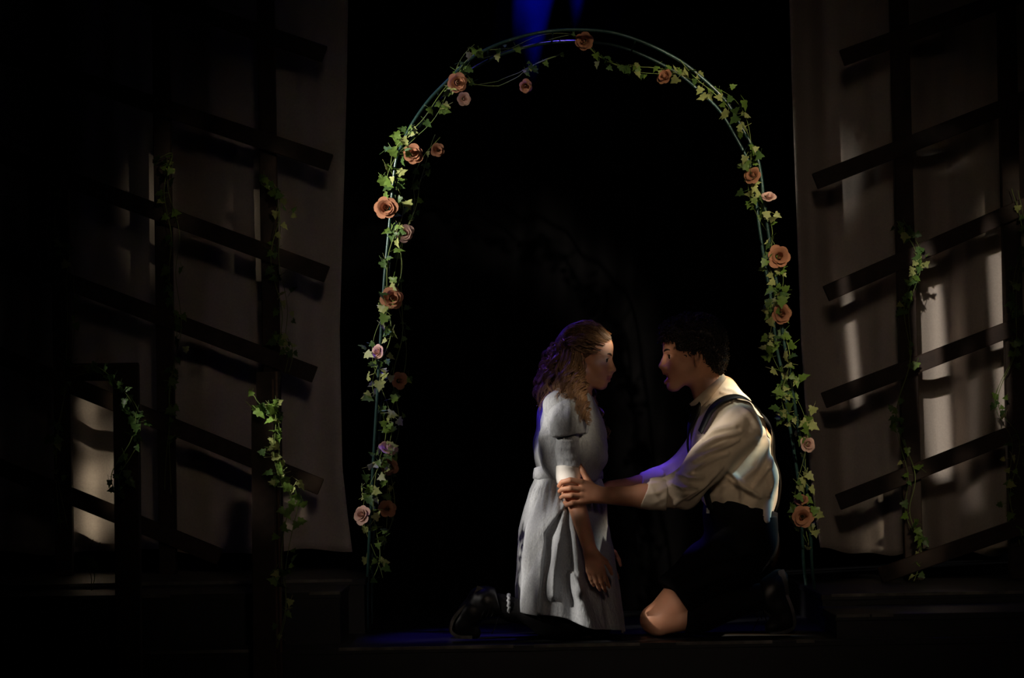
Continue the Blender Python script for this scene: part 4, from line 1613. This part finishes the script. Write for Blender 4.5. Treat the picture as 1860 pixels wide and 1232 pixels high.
FS = [([(1275, 800), (1300, 785), (1335, 775)], 0.0150, 3.2, 5.8), ([(1268, 820), (1300, 800), (1345, 785)], 0.0163, 3.2, 5.8), ([(1262, 838), (1295, 822), (1340, 800)], 0.0187, 3.2, 5.8), ([(1255, 858), (1285, 840), (1320, 826)], 0.0163, 3.8, 5.8),
      ([(1230, 862), (1250, 872), (1275, 868)], 0.0163, 3.2, 5.1), ([(1222, 880), (1240, 888), (1262, 886)], 0.0163, 3.2, 5.1), ([(1250, 905), (1275, 885), (1310, 850)], 0.0163, 3.8, 5.8), ([(1228, 915), (1245, 900), (1268, 885)], 0.0125, 3.2, 4.3),
      ([(1400, 790), (1385, 820), (1370, 850), (1340, 880)], 0.0187, 4.4, 6.5), ([(1403, 830), (1385, 860), (1365, 890)], 0.0163, 3.8, 6.5), ([(1322, 855), (1345, 880), (1372, 900)], 0.0187, 3.2, 5.8), ([(1326, 872), (1352, 890), (1378, 904)], 0.0187, 3.2, 5.1),
      ([(1396, 850), (1399, 875), (1396, 900)], 0.0163, 3.8, 5.1), ([(1345, 885), (1347, 898), (1346, 910)], 0.0125, 3.2, 3.6), ([(1345, 735), (1365, 760), (1385, 790)], 0.0112, 4.4, 5.1), ([(1310, 715), (1325, 722), (1335, 735)], 0.0112, 2.5, 3.6), ([(1318, 708), (1332, 712), (1345, 722)], 0.0088, 2.5, 3.6)]
shirt = build_cloth(S, .0038, 'shirt', MT['shirt'], ma, folds=FS, wav=(.11, (38, 70, 120), 21))
# rolled cuffs
for (a_, b_, r_) in ((W(1212, 899, -.245), W(1170, 897, -.245), .061), (W(1205, 872, .105), W(1160, 883, .088), .054)):
    Cf = Field()
    Cf.chain([a_, b_], [r_, r_ - .004], .01)
    ax_ = (b_ - a_) / np.linalg.norm(b_ - a_)
    Cf.cut(b_, ax_ + UP * .35, .005)
    Cf.cut(a_, -ax_, .005)
    Cf.cone(a_ - ax_ * .02, b_ + ax_ * .08, r_ - .012, r_ - .014, .004, 's')
    build_cloth(Cf, .004, 'rolled_cuff', MT['shirt'], shirt, folds=[([(1165, 885), (1190, 878), (1215, 872)], .003, 4, 4), ([(1170, 900), (1195, 895), (1212, 886)], .004, 4, 4), ([(1185, 915), (1200, 908), (1215, 900)], .003, 4, 4), ([(1180, 880), (1190, 900), (1205, 918)], .003, 4, 5)], wav=(.05, (60, 110), 31), near=True)
# collar
nc = 60
V = []
a0, a1 = np.array([1251.0, 735.0]), np.array([1314.0, 679.0])
mid, hx = (a0 + a1) / 2, (a1 - a0) / 2
perp = np.array([hx[1], -hx[0]]) / np.linalg.norm(hx) * -1
for i in range(nc):
    th = math.radians(14) + (2 * PI - math.radians(28)) * i / (nc - 1)      # open at the throat
    front = (1 + math.cos(th)) / 2
    ax2 = mid - hx * math.cos(th)
    dyc = -.074 * math.copysign(abs(math.sin(th)) ** .7, math.sin(th))
    hgt = 10 + 14 * front
    for (k, outw) in ((0, .0), (.06, .006), (.5, .011), (1.0, .014), (1.0, .010), (.5, .005), (.1, -.002)):
        c = ax2 + perp * hgt * k
        V.append(W(c[0], c[1], dyc * (1 + outw / .07)))
F_ = grid_faces(nc, 7)
put('collar', V, F_, MT['shirt'], shirt)
# tie
V, Fc = ribbon(TOR, [W(1272, 736, -.042), W(1276, 752, -.050), W(1276, 778, -.058), W(1270, 806, -.060), W(1266, 826, -.058)], .050, .006, .008, 40)
put('necktie', V, Fc, MT['strap'], ma)
# suspenders
for q in (-1, 1):
    V, Fc = ribbon(S, [W(1380, 925, q * .03), W(1384, 860, q * .04), W(1384, 805, q * .07), W(1376, 772, q * .11), W(1358, 752, q * .145), W(1335, 746, q * .155), W(1312, 754, q * .160), W(1296, 774, q * .165), W(1288, 792, q * .15)], .040, .004, .011, 80)
    V2, Fc2 = ribbon(TOR, [W(1290, 848, q * .12), W(1293, 862, q * .125), W(1298, 880, q * .13), W(1304, 920, q * .13)], .032, .004, .008, 40)
    Fc = Fc + [tuple(k + len(V) for k in f) for f in Fc2]
    V = np.concatenate([V, V2])
    st = put('suspender', V, Fc, MT['strap'], ma)
    b = MB()
    c = V[-2]
    b.box((-.006, -.003, -.012), (.006, .003, .008), (np.eye(3), c))
    tag(b.build('clip', MT['steel'], st, False), 'small steel clip')

# shorts
T_ = Field()
for q in (-1, 1):
    T_.chain([W(1345, 925, q * .068), W(1352, 985, q * .085)], [.136, .132], .05)
    T_.ball(W(1372, 985, q * .09), .082, .05)
    T_.chain([W(1348, 990, q * .105), W(1282, 1040, q * .12), W(1236, 1076, q * .12)], [.118, .097, .088], .03)
ct = W(1226, 1082, 0)
T_.cut(W(1350, 921), UP + RIGHT * .26, .004)
T_.cut(ct, W(1206, 1104) - W(1262, 1046), .004)
shorts = build_cloth(T_, .005, 'shorts', MT['black'], ma, folds=[([(1230, 1050), (1290, 1020), (1345, 1010)], .012, 6, 10), ([(1250, 1075), (1300, 1050), (1360, 1035)], .012, 6, 10), ([(1320, 985), (1345, 1005), (1390, 1005)], .012, 7, 10), ([(1255, 1015), (1300, 990), (1330, 985)], .010, 6, 10)], wav=(.2, (30, 60), 41))
b = MB()
nb_ = 80
V = []
for i in range(nb_):
    a_ = 2 * PI * i / nb_
    for (py, g) in ((914, 0), (916, .008), (932, .008), (935, 0)):
        V.append(W(1345 + (64 + g * 480) * math.cos(a_), py + 16 * math.cos(a_), (.202 + g) * math.sin(a_)))
put('waistband', V, grid_faces(nb_, 4, True), MT['black'], shorts)
# socks and shoes
for q in (-1, 1):
    dy = q * .12
    K = Field()
    K.chain([W(1215, 1127, dy), W(1275, 1116, dy), W(1392, 1082, dy), W(1404, 1090, dy)], [.057, .0605, .044, .042], .03)
    K.cut(W(1246, 1122, dy), -RIGHT + UP * .12, .004)
    K.cut(np.array([0, 0, .004]), (0, 0, -1), .004)
    build_cloth(K, .005, 'sock', MT['black'], ma, wav=(.12, (70,), 4))
    H = Field()
    H.chain([W(1425, 1120, dy), W(1412, 1098, dy), W(1396, 1082, dy)], [.040, .043, .047], .03)
    H.chain([W(1415, 1050, dy), W(1405, 1068, dy), W(1385, 1085, dy)], [.033, .043, .048], .03)
    H.chain([W(1426, 1126, dy), W(1400, 1140, dy)], [.036, .026], .02)
    H.cut(W(1384, 1088, dy), -RIGHT - UP * .1, .004)
    H.cut(np.array([0, 0, .012]), (0, 0, -1), .004)
    shoe = build_cloth(H, .005, 'shoe', MT['leather'], ma)
    dy_keep = dy
    def slab2(line, thick, half, name, m):
        pts = smooth_path([np.array([x, y, 0.0]) for x, y in line], 16)[:, :2]
        tg = np.gradient(pts, axis=0)
        tg /= np.linalg.norm(tg, axis=1, keepdims=True)
        nr = np.stack([tg[:, 1], -tg[:, 0]], 1)
        Vs, Fs = [], []
        for i in range(16):
            e = half * (.78 + .22 * math.sin(PI * (i + 1.5) / 18))
            for (o_, dd) in ((0, -e), (0, e), (thick, e), (thick, -e)):
                c = pts[i] + nr[i] * o_
                Vs.append(W(c[0], c[1], dy_keep + dd))
        for i in range(15):
            for j in range(4):
                Fs.append((i * 4 + j, i * 4 + 4 + j, i * 4 + 4 + (j + 1) % 4, i * 4 + (j + 1) % 4))
        Fs += [(3, 2, 1, 0), tuple(60 + k for k in (0, 1, 2, 3))]
        return put(name, Vs, Fs, m, shoe, False)
    slab2([(1398, 1153), (1424, 1152), (1444, 1142), (1446, 1122), (1440, 1100), (1432, 1080)], 6, .043, 'sole', MT['leather'])
    slab2([(1434, 1090), (1432, 1062), (1424, 1034)], 12, .036, 'heel', MT['leather'])
    for k in range(3):
        b = MB()
        x0 = 1392 - k * 8
        b.tube(smooth_path([W(x0, 1128 - k * 3, dy - .040), W(x0 - 4, 1116, dy - .047), W(x0 - 8, 1104 - k * 2, dy - .047)], 8), .0022, 5)
        b.build('lace', MT['strap'], shoe)
    b = MB()
    b.tube(smooth_path([W(1378, 1124, dy - .046), W(1372, 1136, dy - .05), W(1366, 1148, dy - .05)], 8), .0017, 5)
    b.build('lace', MT['strap'], shoe)

# his curls
Hm = Field()
def HM(c, rad, k=.02, op='u'):
    Hm.ell(MTf(*c), np.array(rad) * MHs, MHR, k, op)
HM((-.016, 0, .052), (.105, .085, .088))
HM((.055, 0, .082), (.048, .062, .036), .03)
HM((-.085, 0, -.005), (.036, .070, .070), .03)
HM((.088, 0, -.020), (.080, .12, .072), .01, 's')
HM((.02, 0, -.060), (.075, .13, .062), .01, 's')
V, Q = nets(Hm, .0045, 2)
N_ = vnormals(V, Q)
mhair = put('hair', V + N_ * waves(V, .5, (120, 200), 9)[:, None], Q, MT['hair_m'], ma)
r = np.random.default_rng(15)
loc = head_local(V, MHo, MHR, MHs)
ok = (loc[:, 0] < .098) & ((N_ @ np.array([0, 0, 1.0]) > -.75) | (loc[:, 0] < -.05))
ids = r.choice(np.where(ok)[0], 2300)
S_, NP = len(ids), 18
u = np.linspace(0, 1, NP)
C = np.zeros((S_, NP, 3))
for i, v in enumerate(ids):
    nrm = N_[v]
    tg = r.normal(size=3) + np.array([-.5, 0, -.3])
    tg -= nrm * (tg @ nrm)
    tg /= np.linalg.norm(tg)
    bt = np.cross(nrm, tg)
    R0 = r.uniform(.0045, .0095)
    turns = r.uniform(1.0, 1.8)
    a_ = u * turns * 2 * PI + r.uniform(0, 6)
    lift = r.uniform(.006, .022)
    C[i] = V[v] - nrm * .003 + nrm * (u * lift)[:, None] + tg * (u * r.uniform(.0, .022))[:, None] + (np.cos(a_) * R0 * u ** .4)[:, None] * tg + (np.sin(a_) * R0 * u ** .4)[:, None] * (nrm * .55 + bt * .8)
Rr = .0024 * r.uniform(.7, 1.25, (S_, 1)) * (1 - .5 * u[None] ** 2)
V2, Q2 = strands(C, Rr)
put('curls', V2, Q2, MT['hair_m'], mhair)
